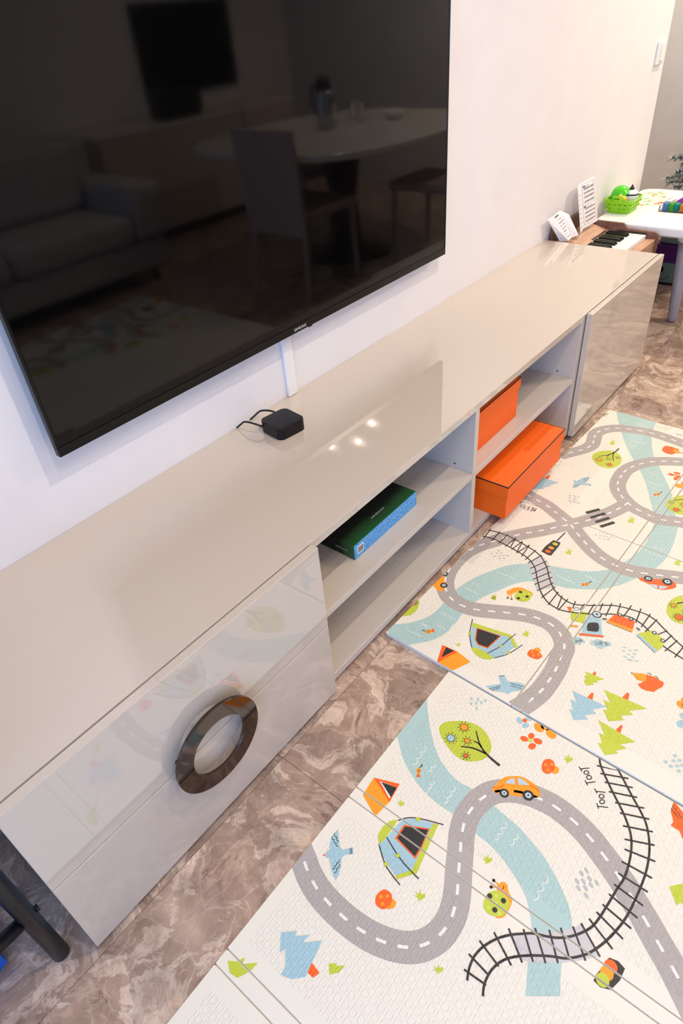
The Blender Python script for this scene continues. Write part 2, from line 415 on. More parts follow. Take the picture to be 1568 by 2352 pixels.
# ------------------------------------------------------------------ television
XTV = 0.047; TY0, TY1, TZ0, TZ1 = -0.0315, 1.4150, 0.6765, 1.507
tv = thing('television', (XTV, (TY0+TY1)/2, TZ0), 'large black flat screen television on the white wall', 'television')
fr = MB(); bz = 0.021; bs = 0.0065
fr.box(XTV-0.016, XTV, TY0, TY1, TZ0, TZ0+bz); fr.box(XTV-0.016, XTV, TY0, TY1, TZ1-bs, TZ1)
fr.box(XTV-0.016, XTV, TY0, TY0+bs, TZ0+bz, TZ1-bs); fr.box(XTV-0.016, XTV, TY1-bs, TY1, TZ0+bz, TZ1-bs)
fr.build('bezel', BLACKG, tv, bevel=0.0015)
MB().box(XTV-0.012, XTV-0.0015, TY0+bs+0.0008, TY1-bs-0.0008, TZ0+bz+0.0008, TZ1-bs-0.0008).build('screen', SCREEN, tv)
MB().box(0.018, XTV-0.0162, TY0+0.01, TY1-0.01, TZ0+0.01, TZ1-0.01).build('back_cover', BLACK, tv, bevel=0.004)
MB().box(0.0005, 0.0178, 0.45, 0.93, 0.95, 1.25).build('wall_bracket', BLACKM, tv)
LOGO = mat('logo_silver', (205, 205, 205), 0.4)
text_mesh('logo', 'SAMSUNG', 0.0105, basis((XTV+0.0002, 0.6915, 0.6855), (0,1,0), (0,0,1)), LOGO, tv)
MB().box(XTV-0.010, XTV-0.001, 0.727, 0.741, TZ0-0.0035, TZ0).build('sensor', BLACKG, tv, bevel=0.001)
rw = thing('cable_raceway', (0, 0.672, H), 'white vertical cable cover on the wall below the television', 'cable cover')
MB().box(0.0004, 0.011, 0.653, 0.690, H+0.0005, 0.80).build('cover', WHITEP, rw, bevel=0.003)
# streaming box
sb = thing('streaming_box', (0.117, 0.5135, H), 'small black square streaming box on the cabinet top', 'media box')
th = math.radians(-8)
def sbp(x, y): return (0.117+x*math.cos(th)-y*math.sin(th), 0.5135+x*math.sin(th)+y*math.cos(th))
MB().prism([sbp(x, y) for x, y in rrect(-0.0435, 0.0435, -0.0435, 0.0435, 0.017, 8)], 2, H+0.0005, H+0.033).build('casing', mat('streaming_box_black', (9, 9, 12), 0.34, spec=0.32), sb, bevel=0.0015)
for (sx, sy, ex, ey) in ((-0.030, -0.0435, 0.006, 0.455), (-0.0435, 0.012, 0.006, 0.505)):
    a = sbp(sx, sy); d = Vector((a[0]-0.117, a[1]-0.5135)).normalized()*0.02
    MB().tube([Vector(q) for q in spline([(a[0], a[1], H+0.018), (a[0]+d.x*.7, a[1]+d.y*.7, H+0.026), ((a[0]+d.x+ex)/2, (a[1]+d.y+ey)/2, H+0.027), (ex+.012, ey, H+0.014), (ex, ey-.004, H+0.003)], 6)], 0.0026, 8).build('cable', BLACK, sb, smooth=True)

# ------------------------------------------------------------------ things on the shelves
def box_with_lid(name, x0, x1, y0, y1, z0, z1, lid, label):
    t = thing(name, ((x0+x1)/2, (y0+y1)/2, z0), label, 'box', 'orange gift boxes')
    g = 0.0035
    MB().box(x0+g, x1-g, y0+g, y1-g, z0+0.0004, z1-0.004).build('base', ORANGE, t, bevel=0.001)
    l = MB(); w = 0.0022
    l.box(x0, x1, y0, y0+w, z1-lid, z1-0.003); l.box(x0, x1, y1-w, y1, z1-lid, z1-0.003)
    l.box(x0, x0+w, y0+w, y1-w, z1-lid, z1-0.003); l.box(x1-w, x1, y0+w, y1-w, z1-lid, z1-0.003)
    l.box(x0+0.0016, x1-0.0016, y0+0.0016, y1-0.0016, z1-0.003, z1)
    lo = l.build('lid', ORANGE, t)
    tr = MB(); e = 0.0004
    tr.box(x0-e, x0+0.0018, y0-e, y1+e, z1-0.0032, z1+e); tr.box(x1-0.0018, x1+e, y0-e, y1+e, z1-0.0032, z1+e)
    tr.box(x0+0.0018, x1-0.0018, y0-e, y0+0.0018, z1-0.0032, z1+e); tr.box(x0+0.0018, x1-0.0018, y1-0.0018, y1+e, z1-0.0032, z1+e)
    tr.build('edge_trim', DBROWN, lo)
    return t
box_with_lid('gift_box', 0.285, 0.5375, 0.999, 1.404, 0.0418, 0.167, 0.042, 'long orange box with dark edging, poking out of the bottom shelf bay')
box_with_lid('gift_box', 0.20, 0.4315, 0.912, 1.247, 0.2619, 0.400, 0.034, 'orange lidded box standing on the upper shelf beside the divider')
# green and blue boxed book
bk = thing('boxed_book', (0.32, 0.54, 0.2617), 'thick dark green slipcased book with blue front edge and barcode', 'book')
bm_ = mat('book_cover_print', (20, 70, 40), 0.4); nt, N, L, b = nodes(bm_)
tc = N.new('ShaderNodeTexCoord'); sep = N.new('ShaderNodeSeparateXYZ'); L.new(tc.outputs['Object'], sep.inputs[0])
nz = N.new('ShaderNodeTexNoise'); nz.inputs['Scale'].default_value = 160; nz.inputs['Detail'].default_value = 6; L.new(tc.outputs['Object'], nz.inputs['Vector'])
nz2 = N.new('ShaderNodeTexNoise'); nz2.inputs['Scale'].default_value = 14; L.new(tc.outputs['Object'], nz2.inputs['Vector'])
mx = N.new('ShaderNodeMapRange'); mx.inputs['From Min'].default_value = 0.02; mx.inputs['From Max'].default_value = 0.10  # green print blackens toward the back, shade under the cabinet top painted in
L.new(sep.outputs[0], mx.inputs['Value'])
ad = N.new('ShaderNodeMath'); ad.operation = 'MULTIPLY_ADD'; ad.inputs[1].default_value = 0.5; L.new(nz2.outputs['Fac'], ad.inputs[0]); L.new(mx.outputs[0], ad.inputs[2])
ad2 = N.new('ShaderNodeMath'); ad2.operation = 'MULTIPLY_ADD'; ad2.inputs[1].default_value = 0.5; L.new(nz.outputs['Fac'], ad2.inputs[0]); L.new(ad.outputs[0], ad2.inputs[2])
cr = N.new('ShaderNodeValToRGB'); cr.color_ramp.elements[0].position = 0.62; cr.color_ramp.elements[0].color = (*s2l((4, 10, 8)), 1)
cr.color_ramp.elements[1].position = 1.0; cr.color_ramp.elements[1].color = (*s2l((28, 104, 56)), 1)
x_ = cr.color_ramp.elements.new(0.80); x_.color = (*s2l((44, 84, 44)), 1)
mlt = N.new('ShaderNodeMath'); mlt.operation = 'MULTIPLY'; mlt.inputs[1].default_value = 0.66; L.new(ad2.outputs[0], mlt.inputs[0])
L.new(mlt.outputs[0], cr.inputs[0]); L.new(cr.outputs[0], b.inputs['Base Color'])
BLUEP = noise_color(mat('book_blue_print', (60, 150, 215), 0.45), (30, 126, 200), (120, 190, 236), 230, detail=5, lo=0.35, hi=0.65)
BX0, BX1, BY0, BY1, BZ0, BZ1 = 0.215, 0.421, 0.405, 0.677, 0.2621, 0.3065
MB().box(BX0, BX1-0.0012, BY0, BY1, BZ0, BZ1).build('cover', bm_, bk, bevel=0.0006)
MB().box(BX1-0.0011, BX1, BY0+0.0002, BY1-0.0002, BZ0+0.0002, BZ1-0.0002).build('front_panel', BLUEP, bk)
PW = mat('print_white', (240, 240, 240), 0.5); PK = mat('print_black', (30, 28, 28), 0.5)
bl = MB().box(BX1, BX1+0.0003, 0.4165, 0.4420, 0.272, 0.297).build('barcode_sticker', PW, bk)
bc = MB(); yy = 0.4190
for k in range(11):
    w = random.choice((0.0007, 0.0011, 0.0016)); bc.box(BX1+0.0003, BX1+0.0005, yy, yy+w, 0.2755, 0.2935); yy += w+0.0009
bc.build('barcode', PK, bl)
PG = mat('print_silver', (205, 212, 205), 0.5)
text_mesh('title_print', 'assouline.com', 0.0098, basis((0.389, 0.545, BZ1+0.0003), (0,1,0), (-1,0,0)), PG, bk)
text_mesh('side_print', 'ASSOULINE', 0.0075, basis((0.378, BY0-0.0003, 0.282), (1,0,0), (0,0,1)), mat('print_dim', (150, 165, 152), 0.5), bk)

# ------------------------------------------------------------------ play mats: foam panels with an embossed grid and a printed road map
def emboss(M, margins, ang, org, pitch=0.0168, strength=0.55):
    nt, N, L, b = nodes(M)
    geo = N.new('ShaderNodeNewGeometry')
    mp = N.new('ShaderNodeMapping'); mp.vector_type = 'TEXTURE'
    mp.inputs['Location'].default_value = (org[0], org[1], 0); mp.inputs['Rotation'].default_value = (0, 0, ang)
    L.new(geo.outputs['Position'], mp.inputs[0])
    sep = N.new('ShaderNodeSeparateXYZ'); L.new(mp.outputs[0], sep.inputs[0])
    def mth(op, a, c=None, d=None):
        n = N.new('ShaderNodeMath'); n.operation = op
        for k, q in enumerate((a, c, d)):
            if q is None: continue
            if isinstance(q, (int, float)): n.inputs[k].default_value = q
            else: L.new(q, n.inputs[k])
        return n.outputs[0]
    cell = []
    for k in (0, 1):
        q = mth('DIVIDE', sep.outputs[k], pitch); q = mth('FRACT', q); q = mth('SUBTRACT', q, 0.5); cell.append(mth('ABSOLUTE', q))
    d4 = mth('POWER', mth('ADD', mth('POWER', cell[0], 5.0), mth('POWER', cell[1], 5.0)), 0.2)
    ring = mth('ABSOLUTE', mth('SUBTRACT', d4, 0.34))
    hgt = N.new('ShaderNodeMapRange'); hgt.interpolation_type = 'SMOOTHSTEP'
    hgt.inputs['From Min'].default_value = 0.02; hgt.inputs['From Max'].default_value = 0.13; hgt.inputs['To Min'].default_value = 1; hgt.inputs['To Max'].default_value = 0
    L.new(ring, hgt.inputs['Value'])
    out = hgt.outputs[0]
    for ax, c, hw in margins:
        dd = mth('ABSOLUTE', mth('SUBTRACT', sep.outputs[ax], c))
        out = mth('MULTIPLY', out, mth('GREATER_THAN', dd, hw))
    bp = N.new('ShaderNodeBump'); bp.inputs['Strength'].default_value = strength; bp.inputs['Distance'].default_value = 0.0012
    L.new(out, bp.inputs['Height']); L.new(bp.outputs[0], b.inputs['Normal'])
    return M
PCOL = dict(cream=(236, 230, 212), road=(176, 168, 161), river=(174, 204, 197), green=(194, 205, 58), lgreen=(205, 220, 90), orange=(252, 100, 18), yellow=(255, 158, 24),
            black=(34, 32, 33), white=(240, 237, 228), blue=(164, 199, 207), grey=(202, 199, 196), dots=(186, 190, 184), bdots=(176, 203, 203), steel=(190, 208, 216))
class PlayMat:
    def __init__(s, name, label, org, ang, z, us, vs, size, thick, edge=None):
        s.edge = edge
        s.org = Vector(org); s.ang = ang; s.z = z; s.size = size
        s.ex = Vector((math.cos(ang), math.sin(ang))); s.ey = Vector((-math.sin(ang), math.cos(ang)))
        s.root = thing(name, (org[0], org[1], 0), label, 'play mat', 'folding play mats')
        s.rects = [(a, b, c, d) for a, b in us for c, d in vs]
        mar = [(0, 0.0, 0.026), (1, 0.0, 0.026), (0, size[0], 0.026), (1, size[1], 0.026)]
        for ax, spans in ((0, us), (1, vs)):
            for q in range(len(spans)-1):
                m_ = (spans[q][1]+spans[q+1][0])/2; mar.append((ax, m_, 0.03))
        s.mats = {}
        for k, c in PCOL.items():
            M = mat(f'{name}_{k}', c, 0.5); emboss(M, mar, ang, org); s.mats[k] = M
        s.keys = list(s.mats)
        for a, b, c, d in s.rects:
            mb = MB(); g = 0.0011
            pts = [s.w(u, v) for u, v in ((a+g, c+g), (b-g, c+g), (b-g, d-g), (a+g, d-g))]
            if s.edge and d > size[1]-1e-6:
                for q in (2, 3): pts[q].y = s.edge(pts[q].x)
            mb.add([(p.x, p.y, 0.0003) for p in pts]+[(p.x, p.y, z) for p in pts], [(0,3,2,1),(4,5,6,7),(0,1,5,4),(1,2,6,5),(2,3,7,6),(3,0,4,7)])
            mb.build('foam_panel', s.mats['cream'], s.root, bevel=0.0016, seg=3)
        # the foam bridge that hinges the panels together
        mb = MB(); g = 0.004
        pts = [s.w(u, v) for u, v in ((g, g), (size[0]-g, g), (size[0]-g, size[1]-g-(0.09 if edge else 0)), (g, size[1]-g-(0.09 if edge else 0)))]
        mb.add([(p.x, p.y, 0.0004) for p in pts]+[(p.x, p.y, z*0.45) for p in pts], [(0,3,2,1),(4,5,6,7),(0,1,5,4),(1,2,6,5),(2,3,7,6),(3,0,4,7)])
        mb.build('hinge_sheet', s.mats['cream'], s.root)
    def w(s, u, v): return s.org.to_2d()+s.ex*u+s.ey*v
    def loc(s, p):
        q = Vector((p[0]-s.org.x, p[1]-s.org.y)); return Vector((q.dot(s.ex), q.dot(s.ey)))
    def px(s, u, v): return s.loc(hz(u, v, s.z))
def clip(poly, rect):
    a, b, c, d = rect
    for ax, val, sg in ((0, a, 1), (0, b, -1), (1, c, 1), (1, d, -1)):
        out = []
        for i in range(len(poly)):
            p, q = poly[i], poly[(i+1) % len(poly)]
            dp, dq = sg*(p[ax]-val), sg*(q[ax]-val)
            if dp >= 0: out.append(p)
            if (dp >= 0) != (dq >= 0):
                t = dp/(dp-dq); out.append(Vector((p[0]+(q[0]-p[0])*t, p[1]+(q[1]-p[1])*t)))
        poly = out
        if len(poly) < 3: return []
    return poly
LAYER = 0.00012
class Print:
    """one printed motif: flat ink shapes lying on the foam, clipped to the panels"""
    def __init__(s, pm, name, tr=None, base=3):
        s.pm, s.name, s.tr, s.k = pm, name, tr, base; s.mb = MB(); s.cols = []
    def P(s, p, tr=None):
        ox, oy, sc_ = tr or s.tr; return s.pm.px(ox+p[0]/sc_, oy+p[1]/sc_)
    def emit(s, poly2, col):
        if col not in s.cols: s.cols.append(col)
        mi = s.cols.index(col); z = s.pm.z+LAYER*s.k
        for (a, b, c, d) in s.pm.rects:
            g = 0.0018; q = clip(poly2, (a+g, b-g, c+g, d-g))
            if len(q) >= 3:
                w3 = [s.pm.w(p[0], p[1]) for p in q]
                ar = sum(w3[i].x*w3[(i+1) % len(w3)].y-w3[(i+1) % len(w3)].x*w3[i].y for i in range(len(w3)))
                if abs(ar) < 1e-9: continue
                if s.pm.edge and max(p.y-s.pm.edge(p.x) for p in w3) > -0.0018:
                    for p in w3: p.y = min(p.y, s.pm.edge(p.x)-0.0018)
                if ar < 0: w3 = w3[::-1]
                s.mb.add([(p.x, p.y, z) for p in w3], [tuple(range(len(w3)))], mi)
    def poly(s, col, pts, smooth=0, tr=None):
        L2 = [s.P(p, tr) for p in pts]
        if smooth: L2 = spline(L2, smooth, True)
        for t in tessellate_polygon([[Vector((p[0], p[1], 0)) for p in L2]]):
            s.emit([L2[i].copy() for i in t], col)
        s.k += 1; return s
    def line(s, col, L2, w, w1=None, layer=True):
        n = len(L2)
        nrm = []
        for i in range(n):
            t = (L2[min(i+1, n-1)]-L2[max(i-1, 0)]); t = t.normalized() if t.length > 1e-9 else Vector((1, 0)); nrm.append(Vector((-t.y, t.x)))
        ww = [w+((w1 if w1 is not None else w)-w)*i/max(1, n-1) for i in range(n)]
        for i in range(n-1):
            a, b = L2[i], L2[i+1]
            s.emit([a+nrm[i]*ww[i]/2, b+nrm[i+1]*ww[i+1]/2, b-nrm[i+1]*ww[i+1]/2, a-nrm[i]*ww[i]/2], col)
        if layer: s.k += 1
        return s
    def stroke(s, col, pts, w=0.003, smooth=4, w1=None, tr=None, layer=True):
        L2 = [s.P(p, tr) for p in pts]
        if smooth and len(L2) > 2: L2 = spline(L2, smooth)
        return s.line(col, L2, w, w1, layer)
    def strokes(s, col, segs, w=0.003, smooth=0):
        for q in segs: s.stroke(col, q, w, smooth, layer=False)
        s.k += 1; return s
    def disc(s, col, p, r, asp=1.0, tr=None, layer=True, n=14, rot=0.0):
        c = s.P(p, tr); cr_, sr_ = math.cos(rot), math.sin(rot)
        q = []
        for k in range(n):
            a = 2*math.pi*k/n; x, y = r*math.cos(a), r*asp*math.sin(a); q.append(c+Vector((x*cr_-y*sr_, x*sr_+y*cr_)))
        s.emit(q, col)
        if layer: s.k += 1
        return s
    def discs(s, col, items):
        for it in items: s.disc(col, it[0], it[1], it[2] if len(it) > 2 else 1.0, layer=False, rot=it[3] if len(it) > 3 else 0)
        s.k += 1; return s
    def ribbon(s, col, pts, w, dash=None):
        L2 = spline(pts, 8); s.line(col, L2, w)
        if dash:
            # walk along the centre line and lay the dashes
            acc = 0; on = True; cur = [L2[0]]; length = dash[0]
            for i in range(len(L2)-1):
                a, b = L2[i], L2[i+1]; seg = (b-a).length; pos = 0.0
                while acc+(seg-pos) >= length:
                    pos += length-acc; q = a+(b-a)*(pos/seg)
                    if on: cur.append(q); s.line('white', cur, dash[2], layer=False)
                    on = not on; cur = [q]; acc = 0; length = dash[0] if on else dash[1]
                acc += seg-pos
                if on: cur.append(b)
            s.k += 1
        return s
    def done(s, label=None):
        if not s.mb.v: return None
        o = s.mb.build(s.name, [s.pm.mats[c] for c in s.cols], s.pm.root)
        if label: o['label'] = label
        return o

FAR = PlayMat('play_mat', 'cream road map play mat lying nearest the toy table, overlapping the other mat', (0.483, 0.431), -0.0332, 0.0125,
              [(0, .376), (.376, .402), (.402, .776), (.776, .802), (.802, 1.176), (1.176, 1.202), (1.202, 1.576), (1.576, 1.602), (1.602, 1.975)],
              [(0, .725), (.725, 1.45)], (1.975, 1.45), 0.0125)
NEAR = PlayMat('play_mat', 'cream road map play mat in the foreground below the drawers', (0.685, -1.125), 0.0, 0.0080,
               [(0, .725), (.725, 1.45)],
               [(0, .362), (.362, .388), (.388, .752), (.752, .782), (.782, 1.140), (1.140, 1.167), (1.167, 1.56)], (1.45, 1.56), 0.008, edge=lambda x: 0.431-0.0332*(x-0.483)-0.0012)
Z3 = (600, 1600, 2.6133); Z4 = (1000, 1600, 2.7606); Z7 = (470, 2000, 4.0205); Z8 = (1340, 1800, 5.535); F6 = (1240, 1600, 4.780)
F1 = (1230, 930, 4.639); F2 = (1180, 1130, 4.0412); F3 = (870, 1180, 4.48); F4 = (880, 1360, 4.3556); F5 = (1180, 1350, 4.0412)
ROADW = 0.052; DASH = (0.019, 0.021, 0.0055); RAILW = 0.0042; TIEW = 0.0033
def pl(pm, *groups):
    return [pm.px(t[0]+p[0]/t[2], t[1]+p[1]/t[2]) for t, pts in groups for p in pts]
def polyW(pr, col, L2, smooth=0):
    if smooth: L2 = spline(L2, smooth, True)
    for t in tessellate_polygon([[Vector((p[0], p[1], 0)) for p in L2]]): pr.emit([L2[i].copy() for i in t], col)
    pr.k += 1
def flower(pr, p, r, col, dots=10, ringw=0.0016, tr=None):
    pr.disc('black', p, r+ringw, tr=tr); pr.disc(col, p, r, tr=tr)
    c = pr.P(p, tr)
    for k in range(dots):
        a = 2*math.pi*k/dots; q = c+Vector((math.cos(a), math.sin(a)))*(r+ringw+0.0035)
        pr.emit([q+Vector((math.cos(t), math.sin(t)))*0.0014 for t in (0, 1.05, 2.1, 3.14, 4.19, 5.24)], 'black')
def grass(pm, tr, c, sc_, flip=1, rot=0.0):
    shp = [(-42,-2),(-14,0),(-30,-28),(-4,-12),(0,-44),(14,-10),(34,-24),(40,4),(-6,36),(-8,12)]
    cr_, sr_ = math.cos(rot), math.sin(rot)
    Print(pm, 'grass_print', tr).poly('green', [(c[0]+sc_*flip*(x*cr_-y*sr_), c[1]+sc_*(x*sr_+y*cr_)) for x, y in shp]).done()
def dots(pm, tr, pts, col, r=0.0042, asp=0.55, rot=0.6):
    Print(pm, 'raindrop_print', tr).discs(col, [(p, r, asp, rot) for p in pts]).done()
def waves(pm, tr, items):
    for it in items: Print(pm, 'wave_print', tr).stroke('white', it, 0.0016, 5).done()
def scal(a, b, n, h):
    """scalloped wave from a to b in zoom coordinates"""
    out = []; dx, dy = (b[0]-a[0]), (b[1]-a[1]); ln = math.hypot(dx, dy); nx, ny = -dy/ln, dx/ln
    for k in range(n):
        for t, q in ((0.0, 0), (0.25, 0.75), (0.5, 1), (0.75, 0.75)):
            f = (k+t)/n; out.append((a[0]+dx*f+nx*h*q, a[1]+dy*f+ny*h*q))
    out.append(b); return out
def mushroom(pm, tr, cap, stem, dts):
    pr = Print(pm, 'mushroom_print', tr); pr.poly('yellow', stem, 3); pr.poly('orange', cap, 4); pr.discs('yellow', [(p, 0.0035) for p in dts]); pr.done()
def fish(pm, tr, c, sc_, rot=0.0, flip=1):
    cr_, sr_ = math.cos(rot), math.sin(rot)
    def T(x, y): return (c[0]+sc_*flip*(x*cr_-y*sr_), c[1]+sc_*(x*sr_+y*cr_))
    pr = Print(pm, 'fish_print', tr)
    pr.poly('yellow', [T(*p) for p in ((-30,-6),(-10,-20),(20,-14),(34,-2),(22,16),(-4,24),(-26,12))], 3)
    pr.poly('orange', [T(*p) for p in ((28,-8),(60,-26),(62,18),(34,10))])
    pr.stroke('black', [T(-30,-4), T(-52,-22), T(-66,-14)], 0.0022, 3)
    pr.strokes('black', [[T(-8,-14), T(-4,14)], [T(8,-12), T(12,12)]], 0.001); pr.done()
def snail(pm, tr, shell, body, eyes, spots, wspots, smile=None):
    pr = Print(pm, 'snail_print', tr)
    pr.poly('yellow', body, 4); pr.poly('green', shell, 4)
    pr.discs('lgreen', [(p, 0.0035) for p in wspots]); pr.discs('black', [(p, 0.0048) for p in spots])
    for a, b in eyes: pr.stroke('yellow', [a, b], 0.0025, 0, layer=False)
    pr.discs('black', [(b, 0.003) for a, b in eyes])
    if smile: pr.stroke('black', smile, 0.0012)
    pr.done()
def fir(pm, tr, crown, trunk, col):
    pr = Print(pm, 'fir_tree_print', tr); pr.poly('orange', trunk); pr.poly(col, crown); pr.done()
def round_tree(pm, tr, crown, branches, flowers):
    pr = Print(pm, 'round_tree_print', tr); pr.poly('green', crown, 4)
    for pts, w, w1 in branches: pr.stroke('black', pts, w, 4, w1, layer=False)
    pr.k += 1
    for p, r, c in flowers:
        k = pr.k; flower(pr, p, r, c, 10 if r > 0.008 else 8); pr.k = k
    pr.done()
def wheel(pr, p, r):
    pr.disc('black', p, r); pr.disc('steel', p, r*0.55); pr.disc('black', p, r*0.18)

# ---- near mat
pr = Print(NEAR, 'river_print', base=1)
lo = pl(NEAR, (Z3, [(800,190),(828,290),(850,370),(890,450),(950,540),(1020,610),(1080,660),(1150,705)]), (Z4, [(255,870),(320,920),(400,1000),(460,1080),(520,1170),(570,1270),(595,1370),(608,1460),(600,1560),(585,1690),(570,1900)]))
up = pl(NEAR, (Z3, [(990,-30),(1003,130),(1020,220),(1040,300),(1080,390),(1140,470),(1200,520),(1265,555)]), (Z4, [(380,700),(430,745),(520,820),(610,920),(690,1020),(750,1120),(800,1220),(845,1330),(865,1450),(850,1560),(800,1690),(790,1900)]))
polyW(pr, 'river', spline(lo, 4)+spline(up, 4)[::-1]); pr.done()
pr = Print(NEAR, 'road_print', base=2)
pr.ribbon('road', pl(NEAR, (Z3, [(215,880),(250,970),(290,1075),(350,1175),(440,1275),(545,1365),(655,1437),(770,1485),(880,1505),(980,1488),(1065,1435),(1120,1365),(1155,1285),(1175,1180),(1183,1060),(1193,940),(1205,810),(1240,705),(1310,622)]),
          (Z4, [(370,605),(480,598),(590,620),(690,662),(760,700),(865,780),(965,880),(1060,1000),(1140,1110),(1225,1240),(1325,1410),(1415,1570),(1500,1716),(1570,1850),(1660,2030)])), ROADW, DASH); pr.done()
pr = Print(NEAR, 'railway_bridge_print', Z4, 2).poly('grey', [(462,1500),(640,1490),(740,1500),(870,1468),(930,1438),(1042,1645),(900,1675),(780,1690),(600,1685),(545,1670)]); pr.done()
pr = Print(NEAR, 'railway_print', Z4, 4)
pr.stroke('black', [(1150,450),(1200,545),(1250,640),(1300,730),(1335,810),(1352,900),(1355,980),(1345,1060),(1325,1140),(1290,1230),(1240,1340),(1180,1440),(1090,1540),(1000,1610),(930,1642),(830,1660),(740,1648),(640,1642),(540,1645),(460,1660),(400,1690),(350,1740),(310,1820),(300,1900)], RAILW)
pr.stroke('black', [(1040,390),(1047,440),(1100,560),(1150,660),(1190,740),(1225,830),(1240,900),(1240,970),(1225,1060),(1195,1150),(1150,1220),(1090,1320),(1040,1400),(990,1460),(920,1500),(850,1522),(780,1530),(700,1520),(620,1502),(540,1505),(470,1512),(390,1535),(310,1580),(250,1640),(215,1716),(200,1800)], RAILW)
pr.strokes('black', [[(1022,438),(1175,468)],[(1045,488),(1222,520)],[(1072,543),(1250,578)],[(1098,603),(1278,640)],[(1138,672),(1322,708)],[(1168,738),(1355,778)],[(1188,820),(1377,858)],[(1197,905),(1388,943)],[(1197,968),(1392,1046)],[(1180,1046),(1372,1152)],[(1157,1120),(1345,1240)],[(1130,1190),(1315,1327)],[(1098,1252),(1280,1405)],[(1058,1318),(1240,1472)],[(1020,1366),(1188,1538)],[(972,1408),(1122,1602)],[(922,1438),(1042,1650)],[(870,1458),(950,1675)],[(793,1466),(850,1670)],[(720,1480),(775,1690)],[(630,1468),(697,1690)],[(557,1475),(618,1682)],[(463,1470),(548,1687)],[(370,1495),(480,1705)],[(278,1548),(400,1712)],[(210,1632),(330,1760)],[(180,1730),(320,1830)]], TIEW); pr.done()
round_tree(NEAR, Z3, [(1068,185),(1100,155),(1160,147),(1230,150),(1300,175),(1350,220),(1378,280),(1375,330),(1345,370),(1290,388),(1220,385),(1160,350),(1110,290),(1075,230)],
           [([(1430,415),(1350,345),(1310,285),(1287,205)], 0.006, 0.0025), ([(1345,342),(1270,310),(1198,300)], 0.005, 0.003), ([(1320,302),(1300,280),(1273,268)], 0.004, 0.0025)],
           [((1137,250), 0.0085, 'blue'), ((1216,185), 0.0085, 'yellow'), ((1235,266), 0.0058, 'yellow'), ((1226,356), 0.0045, 'orange')])
def petals(pm, tr, items, centre=None, cc='lgreen'):
    pr = Print(pm, 'flower_print', tr)
    for col, p, r, asp, rot in items: pr.disc(col, p, r, asp, layer=False, rot=rot)
    pr.k += 1
    if centre: pr.disc(cc, centre, 0.0052)
    pr.done()
petals(NEAR, Z4, [('orange',(562,268),.009,.75,0.3),('orange',(606,250),.0085,.8,1.6),('orange',(648,283),.010,.75,0.2),('orange',(612,315),.0095,.75,1.2)], (599,278))
petals(NEAR, Z4, [('blue',(532,152),.009,.7,2.4),('blue',(570,183),.0085,.75,1.2),('blue',(592,140),.008,.7,.3)], (565,152), 'orange')
petals(NEAR, Z4, [('yellow',(655,196),.013,.8,2.6),('yellow',(732,234),.014,.8,2.6),('yellow',(700,190),.012,.8,.6)])
mushroom(NEAR, Z4, [(690,402),(728,398),(752,420),(752,462),(718,490),(682,478),(672,440)], [(745,440),(780,452),(778,482),(748,490),(735,470)], [(697,433),(737,430),(713,467)])
grass(NEAR, Z4, (838,398), 0.8, rot=0.1); grass(NEAR, Z4, (325,1035), 0.85, rot=0.2); grass(NEAR, Z3, (835,642), 0.6, rot=0.1); grass(NEAR, Z3, (948,1198), 0.9, rot=0.1)
pr = Print(NEAR, 'car_print', Z4)
pr.poly('yellow', [(360,582),(385,555),(430,515),(480,505),(540,508),(590,530),(645,572),(661,610),(655,637),(600,640),(440,622),(370,605)], 3)
pr.poly('steel', [(440,550),(465,526),(500,516),(503,556)]); pr.poly('steel', [(520,515),(560,530),(592,562),(525,559)])
pr.stroke('orange', [(362,575),(400,580),(432,558)], 0.002); pr.stroke('orange', [(598,560),(640,585),(658,600)], 0.002)
wheel(pr, (435,613), 0.0098); wheel(pr, (587,628), 0.0115); pr.done('yellow printed car')
pr = Print(NEAR, 'toot_lettering', F6); W_ = 0.0022
pr.strokes('black', [[(425,770),(462,823)],[(440,797),(490,788),(540,785)],[(490,920),(522,975)],[(503,950),(607,935)],[(597,1010),(625,1065)],[(610,1040),(717,1052)],[(622,1172),(640,1232)],[(632,1205),(745,1218)]], W_)
def ell(c, rx, ry, n=14): return [(c[0]+rx*math.cos(2*math.pi*k/n), c[1]+ry*math.sin(2*math.pi*k/n)) for k in range(n+1)]
pr.strokes('black', [ell((508,835),27,20), ell((537,888),28,22), ell((674,1095),27,22), ell((680,1155),27,22)], W_); pr.done('printed words TOOT TOOT')
dots(NEAR, Z4, [(925,1122),(957,1103),(897,1172),(937,1172),(975,1155),(905,1215),(950,1215),(985,1195),(1020,1180),(955,1262)], 'dots', .0058, .55, 2.6)
dots(NEAR, Z4, [(228,15),(270,18),(315,25),(225,45),(258,42),(290,38),(260,75)], 'bdots', .005, .6, 2.2)
waves(NEAR, Z3, [scal((978,296),(905,408),3,-22), scal((1040,405),(998,448),2,-14), scal((1030,505),(985,575),3,-14), scal((1155,537),(1092,640),3,-18), scal((1465,755),(1395,860),3,-20), scal((1535,825),(1488,890),2,-18)])
waves(NEAR, Z4, [scal((705,1138),(618,1290),3,-22)])
fish(NEAR, Z3, (945,445), 0.62, rot=1.75)
pr = Print(NEAR, 'tent_print', Z3); pr.poly('yellow', [(675,487),(768,632),(683,720),(608,590)]); pr.poly('orange', [(675,487),(830,525),(768,636)]); pr.poly('white', [(710,507),(812,548),(768,612)]); pr.poly('black', [(720,513),(812,548),(778,606)]); pr.done()
pr = Print(NEAR, 'dome_tent_print', Z3)
pr.poly('blue', [(705,888),(752,845),(815,772),(850,738),(910,733),(1050,765),(1000,880),(930,1050),(810,1082),(760,1010),(720,940)])
